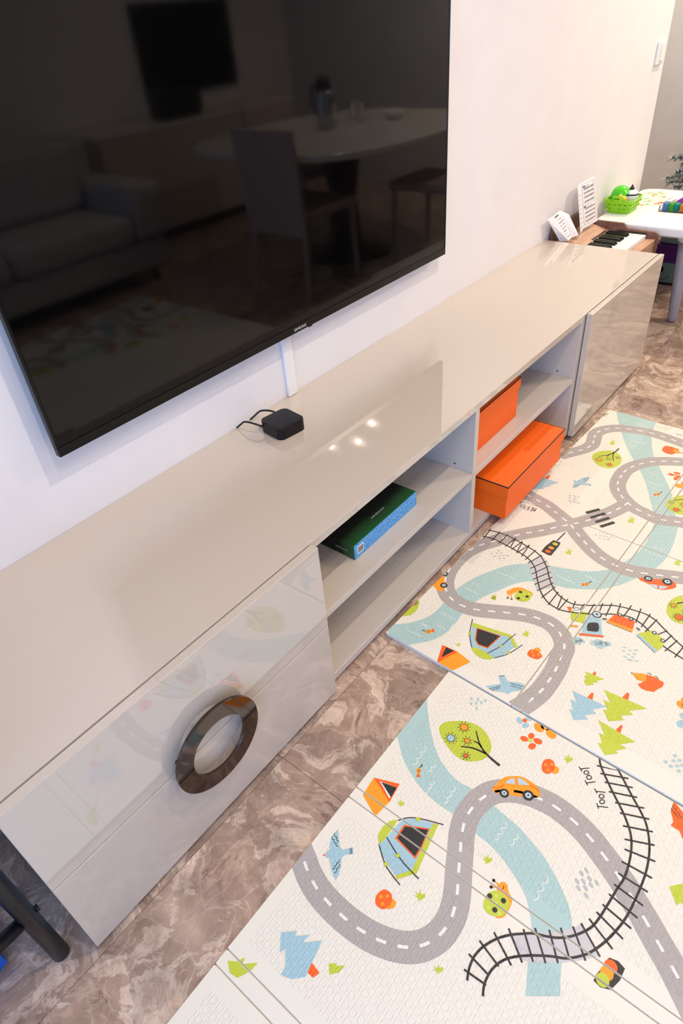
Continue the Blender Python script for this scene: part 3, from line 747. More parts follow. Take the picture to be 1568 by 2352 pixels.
pr.poly('green', [(705,888),(699,830),(728,780),(770,747),(818,738),(800,775),(735,862)]); pr.poly('green', [(1030,763),(1062,768),(932,1060),(815,1097),(803,1076),(905,1040)])
pr.poly('orange', [(802,850),(855,770),(1010,793),(965,905),(925,975)]); pr.poly('black', [(816,850),(862,780),(1002,800),(958,900),(920,960)])
pr.stroke('black', [(820,745),(880,728),(960,735),(1093,770)], .002); pr.stroke('black', [(752,845),(820,955),(880,1030),(945,1095)], .002, layer=False); pr.stroke('black', [(706,890),(740,1000),(780,1065),(832,1132)], .002)
for c in ((940,738),(818,955),(747,1008)): pr.poly('green', [(c[0]-14,c[1]-8),(c[0]+10,c[1]-14),(c[0]+14,c[1]+8),(c[0]-8,c[1]+14)])
pr.done()
def bird(pm, tr, body, beak, wl, col='blue'):
    pr = Print(pm, 'bird_print', tr); pr.poly(col, body); 
    if beak: pr.poly('orange', beak)
    pr.strokes('black', wl, 0.0013, 3); pr.done()
bird(NEAR, Z3, [(380,950),(395,925),(408,925),(410,880),(430,830),(460,797),(465,850),(470,900),(490,920),(550,905),(552,945),(500,950),(482,970),(478,1010),(465,1070),(445,1105),(425,1060),(412,1000),(408,972),(388,965)], [(366,952),(384,944),(384,960)],
     [scal((425,840),(462,900),3,8), scal((440,820),(466,870),2,8), scal((425,1035),(466,980),3,8), scal((435,1060),(468,1005),2,8), [(532,912),(534,945)], [(541,910),(543,944)]])
mushroom(NEAR, Z3, [(690,1195),(735,1158),(780,1185),(778,1240),(735,1276),(688,1250)], [(772,1212),(806,1230),(796,1266),(752,1274)], [(718,1200),(757,1198),(728,1245)])
snail(NEAR, Z4, [(305,1300),(330,1250),(380,1230),(440,1260),(470,1310),(450,1360),(420,1390),(380,1395),(330,1375),(303,1335)], [(385,1212),(405,1185),(430,1175),(455,1195),(462,1235),(485,1280),(480,1318),(455,1370),(425,1402),(380,1400),(420,1350),(440,1280),(400,1240)],
      [((402,1195),(368,1166)),((398,1208),(352,1208))], [(343,1265),(430,1295),(375,1353)], [(385,1265),(385,1310),(335,1340),(405,1375)], [(420,1222),(432,1212),(430,1198)])
fir(NEAR, Z7, [(705,570),(850,557),(830,605),(972,592),(905,665),(1085,645),(985,860),(930,980),(800,1000),(700,960),(745,885),(745,720),(692,755)], [(968,820),(1060,945),(1000,990),(915,905)], 'blue')
Print(NEAR, 'leaf_print', Z7).poly('green', [(213,832),(290,838),(373,800),(350,862),(490,850),(420,930),(300,990),(230,940)]).done()
Print(NEAR, 'leaf_print', Z7).poly('green', [(1145,860),(1222,853),(1210,878),(1295,876),(1240,940),(1150,960)]).done()
bird(NEAR, Z8, [(1145,225),(1180,240),(1225,320),(1290,390),(1400,470),(1420,560),(1330,640),(1300,760),(1255,700),(1215,600),(1170,575),(1105,530),(1140,485),(1105,350)], None, [scal((1115,310),(1215,435),3,12), scal((1130,270),(1250,430),3,12)], 'orange')
fir(NEAR, Z8, [(1085,1310),(1262,1270),(1420,1330),(1360,1400),(1500,1480),(1340,1500),(1380,1600),(1225,1510),(1185,1555)], [(1400,1560),(1460,1540),(1480,1600)], 'green')
pr = Print(NEAR, 'traffic_light_print', Z4); pr.poly('black', [(1060,1716),(1100,1655),(1200,1725),(1110,1860),(1000,1800)], 2); pr.disc('orange', (1110,1712), .011); pr.disc('yellow', (1085,1755), .011); pr.disc('green', (1058,1798), .011); pr.done()
grass(NEAR, Z3, (1060,1640), 0.8)

# ---- far mat
pr = Print(FAR, 'river_print', base=1)
lo = pl(FAR, (F1, [(850,10),(858,70),(880,180),(915,300),(960,430),(1010,530),(1045,590),(1110,700),(1160,810),(1190,900),(1220,1020),(1250,1140)]), (F2, [(1285,190),(1300,260),(1290,330),(1255,400),(1225,470),(1150,560),(1040,640),(940,700),(860,722),(760,735),(640,735),(520,715),(420,700),(330,685),(180,665)]),
        (F3, [(1400,520),(1280,545),(1150,590),(1000,650),(850,740),(780,795),(700,880),(655,930),(600,990),(520,1050),(430,1090),(300,1125),(170,1137),(60,1140)]))
up = pl(FAR, (F1, [(1300,130),(1280,185),(1250,260),(1235,350),(1240,470),(1265,560),(1310,650),(1360,750),(1420,880),(1452,960)]), (F2, [(1470,30),(1430,120),(1480,190),(1520,250),(1518,330),(1500,420),(1450,550),(1390,640),(1310,710),(1230,760),(1130,803),(1020,850),(900,885),(760,905),(600,900),(480,890),(360,860),(180,828)]),
        (F3, [(1400,720),(1250,780),(1130,830),(1050,870),(960,930),(855,1030),(800,1110),(740,1165)]), (F4, [(650,390),(540,460),(430,495),(330,515),(210,537),(120,560)]))
polyW(pr, 'river', spline(lo, 3)+spline(up, 3)[::-1]); pr.done()
pr = Print(FAR, 'road_print', base=2)
pr.ribbon('road', pl(FAR, (F1, [(250,545),(330,520),(430,495),(530,465),(600,420),(622,360),(640,305),(715,268),(825,250),(945,253),(1060,268),(1180,288),(1295,318),(1405,355),(1520,395),(1620,435),(1750,500)])), ROADW, DASH)
pr.k = 2.25
pr.ribbon('road', pl(FAR, (F1, [(1800,640),(1680,620),(1568,608),(1495,604),(1370,600),(1245,605),(1130,625),(1030,658),(950,705),(905,765),(875,825),(873,885),(905,960)]), (F2, [(1045,90),(1120,150),(1220,200),(1330,250),(1460,270),(1568,285),(1700,300)])), ROADW, DASH)
pr.k = 2.5
pr.ribbon('road', pl(FAR, (F2, [(1060,100),(980,150),(885,195),(790,235),(690,262),(580,290),(480,310),(360,335),(245,360),(130,380)]), (F3, [(1410,222),(1280,250),(1160,290),(1040,325),(925,378),(850,430),(780,500),(720,580),(690,650),(680,720),(695,800),(740,870),(845,940),(990,985),(1145,1003),(1310,1018)]),
          (F4, [(1380,222)]), (F5, [(205,278),(340,338),(430,430),(468,540),(430,650),(388,757),(322,865),(240,970),(130,1060),(20,1130)])), ROADW, DASH)
pr.k = 2.75
pr.ribbon('road', pl(FAR, (F2, [(-150,-110),(-60,-65),(30,-20),(130,30),(225,80),(310,130),(385,190),(455,245),(530,310),(590,390),(655,465),(725,540),(810,610),(910,668),(1035,718),(1170,748),(1315,770),(1455,785),(1568,800),(1700,820)])), ROADW, DASH); pr.done()
Print(FAR, 'railway_bridge_print', F2, 4).poly('grey', [(135,668),(262,588),(312,650),(345,740),(387,878),(215,920),(165,770)]).done()
pr = Print(FAR, 'railway_print', F2, 5)
ra = pl(FAR, (F3, [(1060,165),(1110,170),(1180,180),(1260,205),(1350,240)]), (F2, [(70,475),(130,510),(200,555),(250,600),(285,660),(310,720),(325,790),(345,850),(375,910),(430,970),(500,1020),(570,1045),(650,1052),(760,1055),(850,1052),(950,1058),(1050,1080),(1150,1110)]), (F5, [(1230,250),(1310,300),(1380,370),(1440,430),(1500,490),(1568,550),(1700,660)]))
rb = pl(FAR, (F3, [(1020,222),(1060,230),(1130,245),(1220,280),(1320,330),(1410,380)]), (F2, [(110,600),(160,650),(195,710),(210,780),(225,850),(250,930),(300,1010),(360,1060),(430,1095),(520,1115)]), (F5, [(600,235),(700,245),(800,245),(900,245),(1000,255),(1080,275),(1130,300),(1200,350),(1250,400),(1320,470),(1390,545),(1470,600),(1568,660),(1700,740)]))
pr.line('black', spline(ra, 4), 0.0036); pr.line('black', spline(rb, 4), 0.0036)
pr.tr = F3; pr.strokes('black', [[(1152,158),(1075,255)],[(1245,185),(1158,280)],[(1330,215),(1230,308)],[(1408,250),(1298,338)],[(1475,285),(1365,370)],[(1545,325),(1420,403)]], 0.003); pr.k -= 1
pr.tr = F2; pr.strokes('black', [[(15,430),(-30,510)],[(78,462),(25,565)],[(143,495),(70,600)],[(203,540),(105,630)],[(258,588),(128,663)],[(300,645),(150,712)],[(325,690),(165,763)],[(342,743),(178,812)],[(355,792),(190,860)],[(368,843),(215,918)],[(383,883),(255,982)],[(412,928),(318,1050)],[(447,965),(400,1085)],[(500,995),(410,1100)],[(570,1015),(545,1080)],[(655,1040),(610,1100)],[(745,1040),(690,1130)]], 0.003); pr.k -= 1
pr.tr = F5; pr.strokes('black', [[(825,145),(795,215)],[(908,145),(850,265)],[(990,145),(960,240)],[(1090,165),(1015,270)],[(1178,195),(1130,325)],[(1265,245),(1180,368)],[(1328,295),(1215,412)],[(1423,400),(1320,440)],[(1465,440),(1395,505)],[(1515,490),(1400,590)],[(1580,540),(1490,648)]], 0.003); pr.done()
round_tree(FAR, F1, [(598,555),(630,515),(700,492),(780,488),(850,500),(900,540),(915,590),(890,640),(830,670),(760,675),(690,655),(625,610)],
           [([(885,465),(840,505),(765,535),(668,548)], .0055, .003), ([(835,505),(820,545),(830,600)], .0045, .003), ([(790,525),(770,540),(757,555)], .003, .0025)],
           [((672,583), .0085, 'yellow'), ((775,577), .0045, 'green'), ((783,637), .0075, 'orange'), ((872,563), .003, 'yellow')])
grass(FAR, F1, (822,402), 0.85, flip=-1, rot=0.5)
bird(FAR, F1, [(400,797),(440,812),(500,775),(580,765),(560,800),(525,830),(595,845),(580,865),(530,855),(480,850),(440,880),(390,885),(410,830)], None, [scal((500,800),(560,775),3,5), scal((510,820),(560,790),2,5), scal((400,872),(470,840),3,5), [(570,845),(585,862)]])
def hedgehog(pm, tr, body, face, nose, eye):
    pr = Print(pm, 'hedgehog_print', tr); pr.poly('orange', body); pr.poly('yellow', face); pr.disc('black', nose, .0018); pr.disc('black', eye, .001); return pr
hedgehog(FAR, F1, [(1350,460),(1380,435),(1440,445),(1490,460),(1530,475),(1500,510),(1450,530),(1390,518),(1345,490)], [(1485,468),(1560,515),(1500,517),(1455,490)], (1562,516), (1515,495)).done()
petals(FAR, F1, [('orange',(1440,742),.010,.7,0),('orange',(1505,728),.011,.6,.2),('orange',(1525,768),.010,.7,2.2),('orange',(1490,785),.011,.6,1.8)], (1490,750), 'yellow')
petals(FAR, F1, [('yellow',(1535,865),.015,.8,.4),('yellow',(1580,835),.012,.8,1.4)])
fir(FAR, F1, [(-40,870),(0,830),(60,770),(245,830),(150,855),(165,865),(70,885),(100,893),(0,897),(-60,900)], [(92,778),(130,752),(158,752),(135,790)], 'blue')
dots(FAR, F1, [(365,968),(410,970),(455,982),(360,988),(425,998),(365,1020),(405,1012),(430,1025),(375,1043),(410,1040),(455,1048)], 'dots', .004, .45, .3)
dots(FAR, F1, [(225,592),(262,592),(235,608),(268,612),(205,632),(228,655),(250,640)], 'dots', .004, .45, .3)
dots(FAR, F1, [(1345,212),(1385,225),(1435,245),(1298,232),(1325,247),(1360,243),(1410,262),(1375,265),(1390,248)], 'dots', .004, .45, .3)
waves(FAR, F1, [scal((915,150),(1000,172),3,7), scal((1055,190),(1190,230),4,8), scal((1000,375),(1165,410),4,9), scal((1003,425),(1080,440),2,8), scal((1190,710),(1290,748),3,8), scal((1180,810),(1335,862),4,9), scal((1225,872),(1360,925),3,8)])
fish(FAR, F1, (1305,950), 0.75, rot=0.25, flip=-1)
pr = Print(FAR, 'edge_lettering', F1); pr.strokes('black', [[(725,115),(745,95),(735,88),(765,102)],[(750,105),(775,92)],[(720,118),(745,122)]], .0022); pr.done(); pr = Print(FAR, 'edge_lettering', F1); pr.strokes('black', [[(1498,308),(1515,325),(1530,310),(1548,328),(1560,318)],[(1570,330),(1590,345)]], .0022); pr.done()
round_tree(FAR, F2, [(1408,140),(1430,85),(1480,50),(1568,30),(1660,60),(1690,130),(1640,200),(1560,212),(1480,190)], [([(1490,80),(1540,72),(1620,60)], .003, .003)], [((1505,165), .008, 'orange'), ((1575,120), .008, 'yellow'), ((1460,97), .0035, 'green')])
pr = Print(FAR, 'zebra_crossing_print', F2, 4)
for q in ([(660,185),(785,152),(806,170),(680,206)], [(700,232),(835,190),(857,208),(718,249)], [(746,272),(875,232),(895,250),(765,289)], [(790,313),(920,272),(942,292),(812,333)]): pr.poly('black', q); pr.k -= 1
pr.done()
pr = Print(FAR, 'traffic_light_print', F2); pr.poly('black', [(253,552),(290,505),(365,447),(432,470),(420,500),(345,590),(320,588)]); pr.stroke('black', [(398,455),(475,378)], .004, 0)
pr.disc('green', (382,484), .0085, .8); pr.disc('yellow', (345,520), .0085, .8); pr.disc('orange', (315,553), .0085, .8); pr.done()
grass(FAR, F2, (1095,262), 0.95, flip=-1, rot=0.4); grass(FAR, F2, (515,557), 0.85, flip=-1, rot=0.4); grass(FAR, F2, (1525,655), 0.95, flip=-1, rot=0.4)
dots(FAR, F2, [(518,35),(560,42),(600,48),(515,58),(565,62),(520,85),(555,80),(575,98),(600,103),(545,92)], 'dots', .0038, .45, .4)
dots(FAR, F2, [(818,380),(860,390),(905,418),(760,400),(800,405),(835,408),(880,430),(798,428),(840,438),(875,445),(860,415)], 'dots', .0038, .45, .4)
pr = Print(FAR, 'beep_lettering', F2)
pr.strokes('black', [[(192,180),(208,152),(188,150),(180,165),(198,168)],[(198,168),(176,176),(192,180)], [(165,178),(178,143),(158,140)],[(172,160),(152,156)],[(165,178),(143,172)], [(130,168),(143,136),(124,134)],[(138,152),(118,148)],[(130,168),(110,162)], [(92,162),(106,128),(64,120),(62,136),(98,146)]], .0024)
pr.strokes('black', [[(40,92),(62,88),(68,100),(52,104),(48,96)]], .0024); pr.done('printed word BEEP')
pr = Print(FAR, 'car_print', F2); pr.poly('orange', [(1160,797),(1230,800),(1300,808),(1400,815),(1490,840),(1504,865),(1495,890),(1420,908),(1350,905),(1300,890),(1240,850),(1175,822)], 3)
pr.poly('steel', [(1255,855),(1330,864),(1332,901),(1290,886)]); pr.poly('steel', [(1345,868),(1432,880),(1395,900),(1345,903)]); wheel(pr, (1245,805), .0115); wheel(pr, (1422,835), .0135); pr.done('orange printed car')
fish(FAR, F2, (675,855), 0.75, rot=0.2, flip=-1)
waves(FAR, F2, [scal((400,768),(565,838),4,14), scal((665,765),(790,835),3,14), scal((1280,505),(1400,540),3,9), scal((1215,540),(1380,598),4,10)])
snail(FAR, F2, [(5,965),(20,935),(60,915),(110,915),(155,940),(163,970),(140,1005),(95,1020),(40,1010),(10,990)], [(-30,905),(0,890),(60,888),(110,905),(168,935),(165,965),(100,930),(30,925),(-10,945),(-60,950),(-65,920)], [((-40,940),(-58,985)),((-25,945),(-22,995))], [(60,930),(40,988),(122,972)], [(95,945),(88,985),(25,960),(135,945)])
pr = Print(FAR, 'car_print', F3); pr.poly('yellow', [(600,665),(668,645),(690,700),(680,770),(640,802),(590,775),(553,725),(590,690)], 3); wheel(pr, (677,618), .010); wheel(pr, (668,738), .0105); pr.done('yellow printed car at the mat edge')
pr = Print(FAR, 'round_tree_print', F3); pr.poly('green', [(300,860),(400,880),(412,930),(390,990),(330,1040),(230,1055),(100,1040),(120,930)], 3); flower(pr, (365,918), .006, 'orange'); pr.done()
grass(FAR, F3, (1185,860), 0.8, flip=-1, rot=0.4)
dots(FAR, F3, [(1232,380),(1160,410),(1215,405),(1258,405),(1190,435),(1238,432),(1280,430),(1325,433),(1242,460),(1285,460)], 'dots', .0042, .5, .4)
waves(FAR, F3, [scal((1230,595),(1405,668),4,14), scal((960,700),(1045,748),2,14), scal((885,750),(1030,825),3,14), scal((625,1012),(790,1080),3,16), scal((440,1125),(500,1165),2,12)])
waves(FAR, F4, [scal((385,302),(465,348),2,12), scal((535,320),(630,365),3,12), scal((230,365),(380,440),4,12)])
pr = Print(FAR, 'dome_tent_print', F4)
pr.poly('blue', [(888,340),(1265,440),(1315,550),(1190,635),(1100,662),(1000,605),(885,560),(865,450)]); pr.poly('green', [(893,305),(1282,432),(1343,545),(1310,560),(1262,452),(886,345)]); pr.poly('green', [(883,556),(960,570),(1108,660),(1020,672),(950,645),(900,598)], 2)
pr.poly('orange', [(932,358),(1178,440),(1045,565),(945,530),(915,478)]); pr.poly('black', [(942,366),(1165,442),(1042,553),(952,523),(926,478)])
pr.stroke('black', [(893,272),(870,370),(865,450),(885,555)], .002); pr.stroke('black', [(1040,615),(1170,545),(1260,470),(1325,420)], .002, layer=False); pr.stroke('black', [(1110,660),(1220,630),(1300,590),(1390,530)], .002)
for c in ((866,420),(1170,543),(1252,608)): pr.poly('green', [(c[0]-14,c[1]-10),(c[0]+12,c[1]-14),(c[0]+14,c[1]+10),(c[0]-10,c[1]+14)])
pr.done()
pr = Print(FAR, 'tent_print', F4); pr.poly('yellow', [(535,705),(745,598),(872,700),(680,792)]); pr.poly('orange', [(590,530),(745,598),(532,712)]); pr.poly('black', [(627,552),(708,588),(580,655)]); pr.done()
mushroom(FAR, F5, [(125,605),(160,573),(215,588),(260,628),(245,655),(205,663),(140,638)], [(183,578),(205,555),(240,565),(245,592),(215,600)], [(170,597),(228,622),(180,632)])
bird(FAR, F4, [(1150,835),(1210,830),(1240,890),(1290,900),(1380,910),(1420,940),(1390,980),(1270,1000),(1250,1028),(1215,1005),(1100,990),(1020,940),(1100,930),(1175,915)], None, [scal((1055,965),(1168,935),4,10), scal((1080,980),(1165,952),3,9), scal((1268,918),(1400,955),4,-10), scal((1270,940),(1385,975),3,-9), [(1162,842),(1208,838)]])
fish(FAR, F4, (452,395), 0.95, rot=-0.15)
grass(FAR, F4, (1435,417), 1.0, flip=-1, rot=0.3); grass(FAR, F4, (755,526), 0.6, flip=-1, rot=0.3); grass(FAR, F4, (1112,58), 0.75, flip=-1, rot=0.3)
pr = Print(FAR, 'train_print', F5)
pr.poly('green', [(528,220),(560,205),(685,230),(640,332),(525,300)]); pr.poly('orange', [(490,175),(538,182),(530,218),(510,216)]); pr.poly('white', [(545,190),(625,195),(600,235),(560,225)]); pr.strokes('black', [ell((578,198),22,13)], .0016)
pr.poly('white', [(535,315),(615,325),(600,360),(540,350)]); pr.poly('yellow', [(515,345),(600,352),(592,368),(520,362)])
pr.poly('blue', [(690,250),(805,285),(818,445),(630,425),(645,320)]); pr.poly('orange', [(605,423),(832,445),(830,462),(605,442)])
pr.poly('black', [(685,335),(735,326),(782,335),(785,405),(735,408),(678,398)], 2); pr.disc('black', (768,250), .0125); pr.disc('steel', (768,250), .0095); pr.disc('black', (768,250), .003)
pr.poly('orange', [(938,248),(1122,312),(1102,392),(868,310)]); pr.poly('yellow', [(870,306),(1102,388),(1096,416),(855,320)])
pr.poly('green', [(1148,430),(1272,402),(1387,480),(1387,540),(1325,592)]); pr.poly('blue', [(1135,440),(1155,433),(1327,590),(1310,607)])
for c in ((980,255),(1083,295),(1300,422),(1378,495)): pr.disc('black', c, .006); pr.disc('steel', c, .0035); pr.k -= 2
pr.k += 2
pr.strokes('black', [[(818,292),(862,296)],[(1135,375),(1168,398)]], .004); pr.done('printed toy train')
pr = Print(FAR, 'cloud_print', F5)
for c, r in (((740,515),.010),((785,505),.011),((830,520),.012),((870,520),.009),((795,545),.010),((560,492),.009),((600,480),.010),((630,495),.008),((595,508),.009)): pr.disc('bdots', c, r, .8, layer=False)
pr.done()
dots(FAR, F5, [(1025,555),(1128,580),(1020,588),(1078,583),(1062,620),(1118,615),(1030,640),(1100,643),(1065,668),(1085,672),(1135,680)], 'bdots', .0048, .5, .3)
fir(FAR, F5, [(655,775),(837,850),(765,862),(785,878),(728,880),(740,900),(668,907),(648,855),(672,848),(650,820),(680,812)], [(722,803),(748,776),(762,785),(757,818)], 'green')
pr = hedgehog(FAR, F5, [(1225,805),(1300,828),(1392,882),(1380,920),(1330,945),(1300,968),(1230,957),(1180,935),(1145,895),(1190,880)], [(1090,790),(1210,798),(1232,830),(1218,875),(1140,855)], (1093,792), (1143,838))
pr.strokes('black', [[(1235,797),(1262,795),(1268,808)],[(1262,803),(1278,812)],[(1300,825),(1322,825),(1330,840)],[(1325,835),(1342,848)]], .0016); pr.done()
fir(FAR, F5, [(540,955),(862,1105),(725,1132),(765,1168),(650,1185),(690,1222),(555,1230),(512,1125),(550,1145),(522,1035),(578,1065)], [(678,1018),(722,972),(740,982),(728,1042)], 'blue')
fir(FAR, F6, [(700,-75),(1175,133),(975,155),(1020,200),(885,210),(920,260),(750,270),(690,145),(740,152),(693,33),(772,72)], [(900,10),(955,-45),(982,-30),(965,40)], 'green')
fir(FAR, F6, [(638,258),(1047,500),(868,525),(957,570),(828,592),(857,622),(710,642),(632,508),(682,517),(645,398),(712,432)], [(828,368),(885,312),(908,320),(880,400)], 'green')
round_tree(FAR, F5, [(1413,200),(1440,130),(1500,90),(1568,75),(1680,120),(1710,220),(1640,310),(1568,338),(1480,310),(1430,260)], [([(1510,148),(1570,138),(1640,150)], .004, .004), ([(1570,200),(1640,180)], .003, .003)], [((1475,165), .0058, 'yellow'), ((1530,275), .0095, 'orange'), ((1600,230), .006, 'yellow')])
petals(FAR, F6, [('yellow',(1548,92),.012,.75,2.6),('yellow',(1595,40),.012,.75,1.2),('yellow',(1610,110),.012,.75,.2)])
petals(FAR, F6, [('blue',(1552,300),.012,.8,1.2),('blue',(1585,215),.011,.8,.5),('blue',(1620,280),.011,.8,.2)])
dots(FAR, F6, [(1480,650),(1380,718),(1462,705),(1530,703),(1432,765),(1505,762),(1562,757),(1522,818),(1600,720)], 'bdots', .0048, .8, .6)
# the other half of the far mat repeats the print turned round (it shows mirrored in the television)
cen = FAR.w(FAR.size[0]/2, FAR.size[1]/2)
for o in [c for c in FAR.root.children if c.name.split('.')[0].endswith(('_print', '_lettering'))]:
    c = o.copy(); COL.objects.link(c); c.parent = FAR.root
    r0 = FAR.root.location; v = Vector((cen.x-r0.x, cen.y-r0.y, 0))
    c.matrix_local = Matrix.Translation(v) @ Matrix.Rotation(math.pi, 4, 'Z') @ Matrix.Translation(-v)

# ------------------------------------------------------------------ toy piano beyond the cabinet
PY0, PY1 = 2.345, 2.745
pn = thing('toy_piano', (0.17, (PY0+PY1)/2, 0), 'small brown wooden toy piano between the cabinet and the white table', 'toy piano')
prof = [(0.022,0.0),(0.30,0.0),(0.31,0.02),(0.318,0.30),(0.345,0.33),(0.352,0.37),(0.352,0.425),(0.347,0.440),(0.335,0.447),(0.215,0.452),(0.203,0.456),(0.196,0.466),(0.186,0.472),(0.022,0.474)]
for y in (PY0, PY1-0.014): MB().prism(prof, 1, y, y+0.014).build('side_panel', WOODD, pn, bevel=0.002)
MB().box(0.006, 0.020, PY0, PY1, 0.0, 0.528).build('back_board', WOODD, pn, bevel=0.002)
dk = MB(); a, b = PY0+0.0145, PY1-0.0145
dk.prism([(0.0205,0.40),(0.135,0.40),(0.135,0.436),(0.022,0.466),(0.0205,0.466)], 1, a, b); dk.build('deck', WOOD, pn, bevel=0.001)
MB().box(0.0205, 0.30, a, b, 0.30, 0.3995).build('key_bed', WOOD, pn)
MB().box(0.300, 0.340, a, b, 0.352, 0.418).build('key_slip', WOOD, pn, bevel=0.002)
MB().box(0.119, 0.127, 2.545, 2.70, 0.4385, 0.4415).build('speaker_slot', BLACK, pn)
for k in range(9): MB().lathe([(0.0025, 0), (0.002, 0.003)], (0.131, a+0.02+k*(b-a-0.04)/8, 0.4365), 8).build('stud', STEEL, pn)
nW = 18; kw = (b-a-0.006)/nW; wk = None; bk_ = None
for k in range(nW):
    y = a+0.003+k*kw
    MB().box(0.1365, 0.2985, y+0.0004, y+kw-0.0004, 0.412, 0.4335).build('white_key', IVORY, pn, bevel=0.0008)
    if k < nW-1 and k % 7 not in (2, 6):
        yc = y+kw; MB().prism([(0.1372,0.4338),(0.236,0.4338),(0.230,0.444),(0.1372,0.446)], 1, yc-0.0056, yc+0.0056).build('black_key', BLACKG, pn, bevel=0.0008)
MB().box(0.165, 0.2985, b-0.0028, b-0.0002, 0.434, 0.440).build('felt_strip', BLACK, pn)
# song cards standing on the piano
INKS = [mat('ink_grey', (150, 152, 158), .6), mat('ink_green', (158, 176, 158), .6), mat('ink_red', (214, 160, 156), .6), mat('ink_blue', (130, 152, 176), .6), mat('ink_dark', (70, 72, 84), .6)]
def card_panel(par, bl, br, tr_, tl, prints, th=0.0016):
    bl, br, tr_, tl = (Vector(p) for p in (bl, br, tr_, tl)); n = (br-bl).cross(tl-bl).normalized()
    if n.dot(CAM_C-bl) < 0: n = -n
    vs = [bl, br, tr_, tl]; mb = MB(); mb.add([p-n*th for p in vs]+[p for p in vs], [(0,1,2,3),(7,6,5,4),(0,4,5,1),(1,5,6,2),(2,6,7,3),(3,7,4,0)])
    o = mb.build('card_panel', WHITEC, par)
    pm_ = MB(); used = []
    def at(u, v): return bl.lerp(br, u).lerp(tl.lerp(tr_, u), v)+n*0.0016
    for (u0, u1, v0, v1, ink) in prints:
        if ink not in used: used.append(ink)
        pm_.add([at(u0,v0), at(u1,v0), at(u1,v1), at(u0,v1)], [(0,1,2,3)], used.index(ink))
    if prints:
        q = pm_.build('card_print', [INKS[i] for i in used], o); q['kind'] = 'stuff'
    return o
bk2 = thing('song_booklet', (0.07, 2.62, 0.468), 'tall white folded song card with coloured note rows on the piano', 'song card')
rows = []
for v0 in (.54, .64, .73, .82):
    u = 0.2
    while u < 0.84: rows.append((u, u+0.055, v0, v0+0.045, random.choice((1, 2, 3, 0)))); u += 0.06
for v0 in (.12, .21, .30, .39):
    u = 0.2
    while u < 0.84: rows.append((u, u+0.055, v0, v0+0.04, random.choice((1, 2, 0)))); u += 0.06
rows += [(.08,.92,.945,.95,0), (.08,.92,.065,.07,0), (.08,.095,.07,.945,0), (.905,.92,.07,.945,0), (.08,.92,.495,.50,0), (.14,.3,.88,.91,4), (.36,.56,.89,.90,0), (.14,.26,.44,.475,4), (.32,.7,.45,.458,0)]
ZP = 0.4745
card_panel(bk2, (.066,2.567,ZP), (.071,2.723,ZP), (.035,2.694,.665), (.035,2.537,.667), rows)
card_panel(bk2, (.082,2.503,ZP), (.066,2.566,ZP), (.035,2.536,.667), (.040,2.505,.658), [(.2,.7,.08+.1*k,.10+.1*k,0) for k in range(8)])
bk3 = thing('song_booklet', (0.07, 2.40, 0.474), 'short white zigzag folded song card beside the taller one on the piano', 'song card')
pts_b = [(.053,2.350,ZP), (.080,2.378,ZP), (.072,2.425,ZP), (.086,2.470,ZP)]; pts_t = [(.028,2.235,.590), (.034,2.279,.595), (.028,2.372,.596), (.045,2.458,.556)]
pts_t = [(.024,2.262,.582), (.030,2.296,.588), (.026,2.372,.594), (.036,2.455,.560)]
for k in range(3):
    pp = [(.15+.16*i, .15+.16*i+.08, .1+.11*j, .1+.11*j+.05, random.choice((0, 0, 2, 1))) for i in range(5) for j in range(7) if random.random() < (.75 if k == 1 else .3)]
    if k == 1: pp.append((.12, .6, .9, .94, 4))
    card_panel(bk3, pts_b[k], pts_b[k+1], pts_t[k+1], pts_t[k], pp)

# ------------------------------------------------------------------ white children's table with toys
TX0, TX1, TYA, TYB, TZ = 0.032, 0.60, 2.768, 3.47, 0.462
tb = thing('toddler_table', (0.31, 3.1, 0), 'white plastic toddler table with rounded corners and grey legs', 'table')
MB().prism(rrect(TX0, TX1, TYA, TYB, 0.07, 8), 2, TZ-0.042, TZ).build('tabletop', WHITEP, tb, bevel=0.011, seg=4)
for sx, sy in ((1, 0), (1, 1), (0, 0), (0, 1)):
    x = TX1-0.165 if sx else TX0+0.10; y = TYA+0.10 if sy == 0 else TYB-0.10
    bx = x+(0.022 if sx else -0.022); by = y+(0.022 if sy == 0 else -0.022)*(1 if sy == 0 else 1)
    top = Vector((x, y, TZ-0.0425)); bot = Vector((bx, by, 0.0005)); d = top-bot
    MB().tube([bot, bot+d*.012, bot+d*.035, bot+d*.07, top], [0.012, 0.018, 0.0215, 0.023, 0.029], 20).build('leg', GREY_LEG, tb, smooth=True)
    MB().lathe([(0.030, -0.035), (0.036, -0.02), (0.040, -0.0002)], (x, y, TZ-0.042), 20).build('leg_socket', WHITEP, tb, smooth=True)
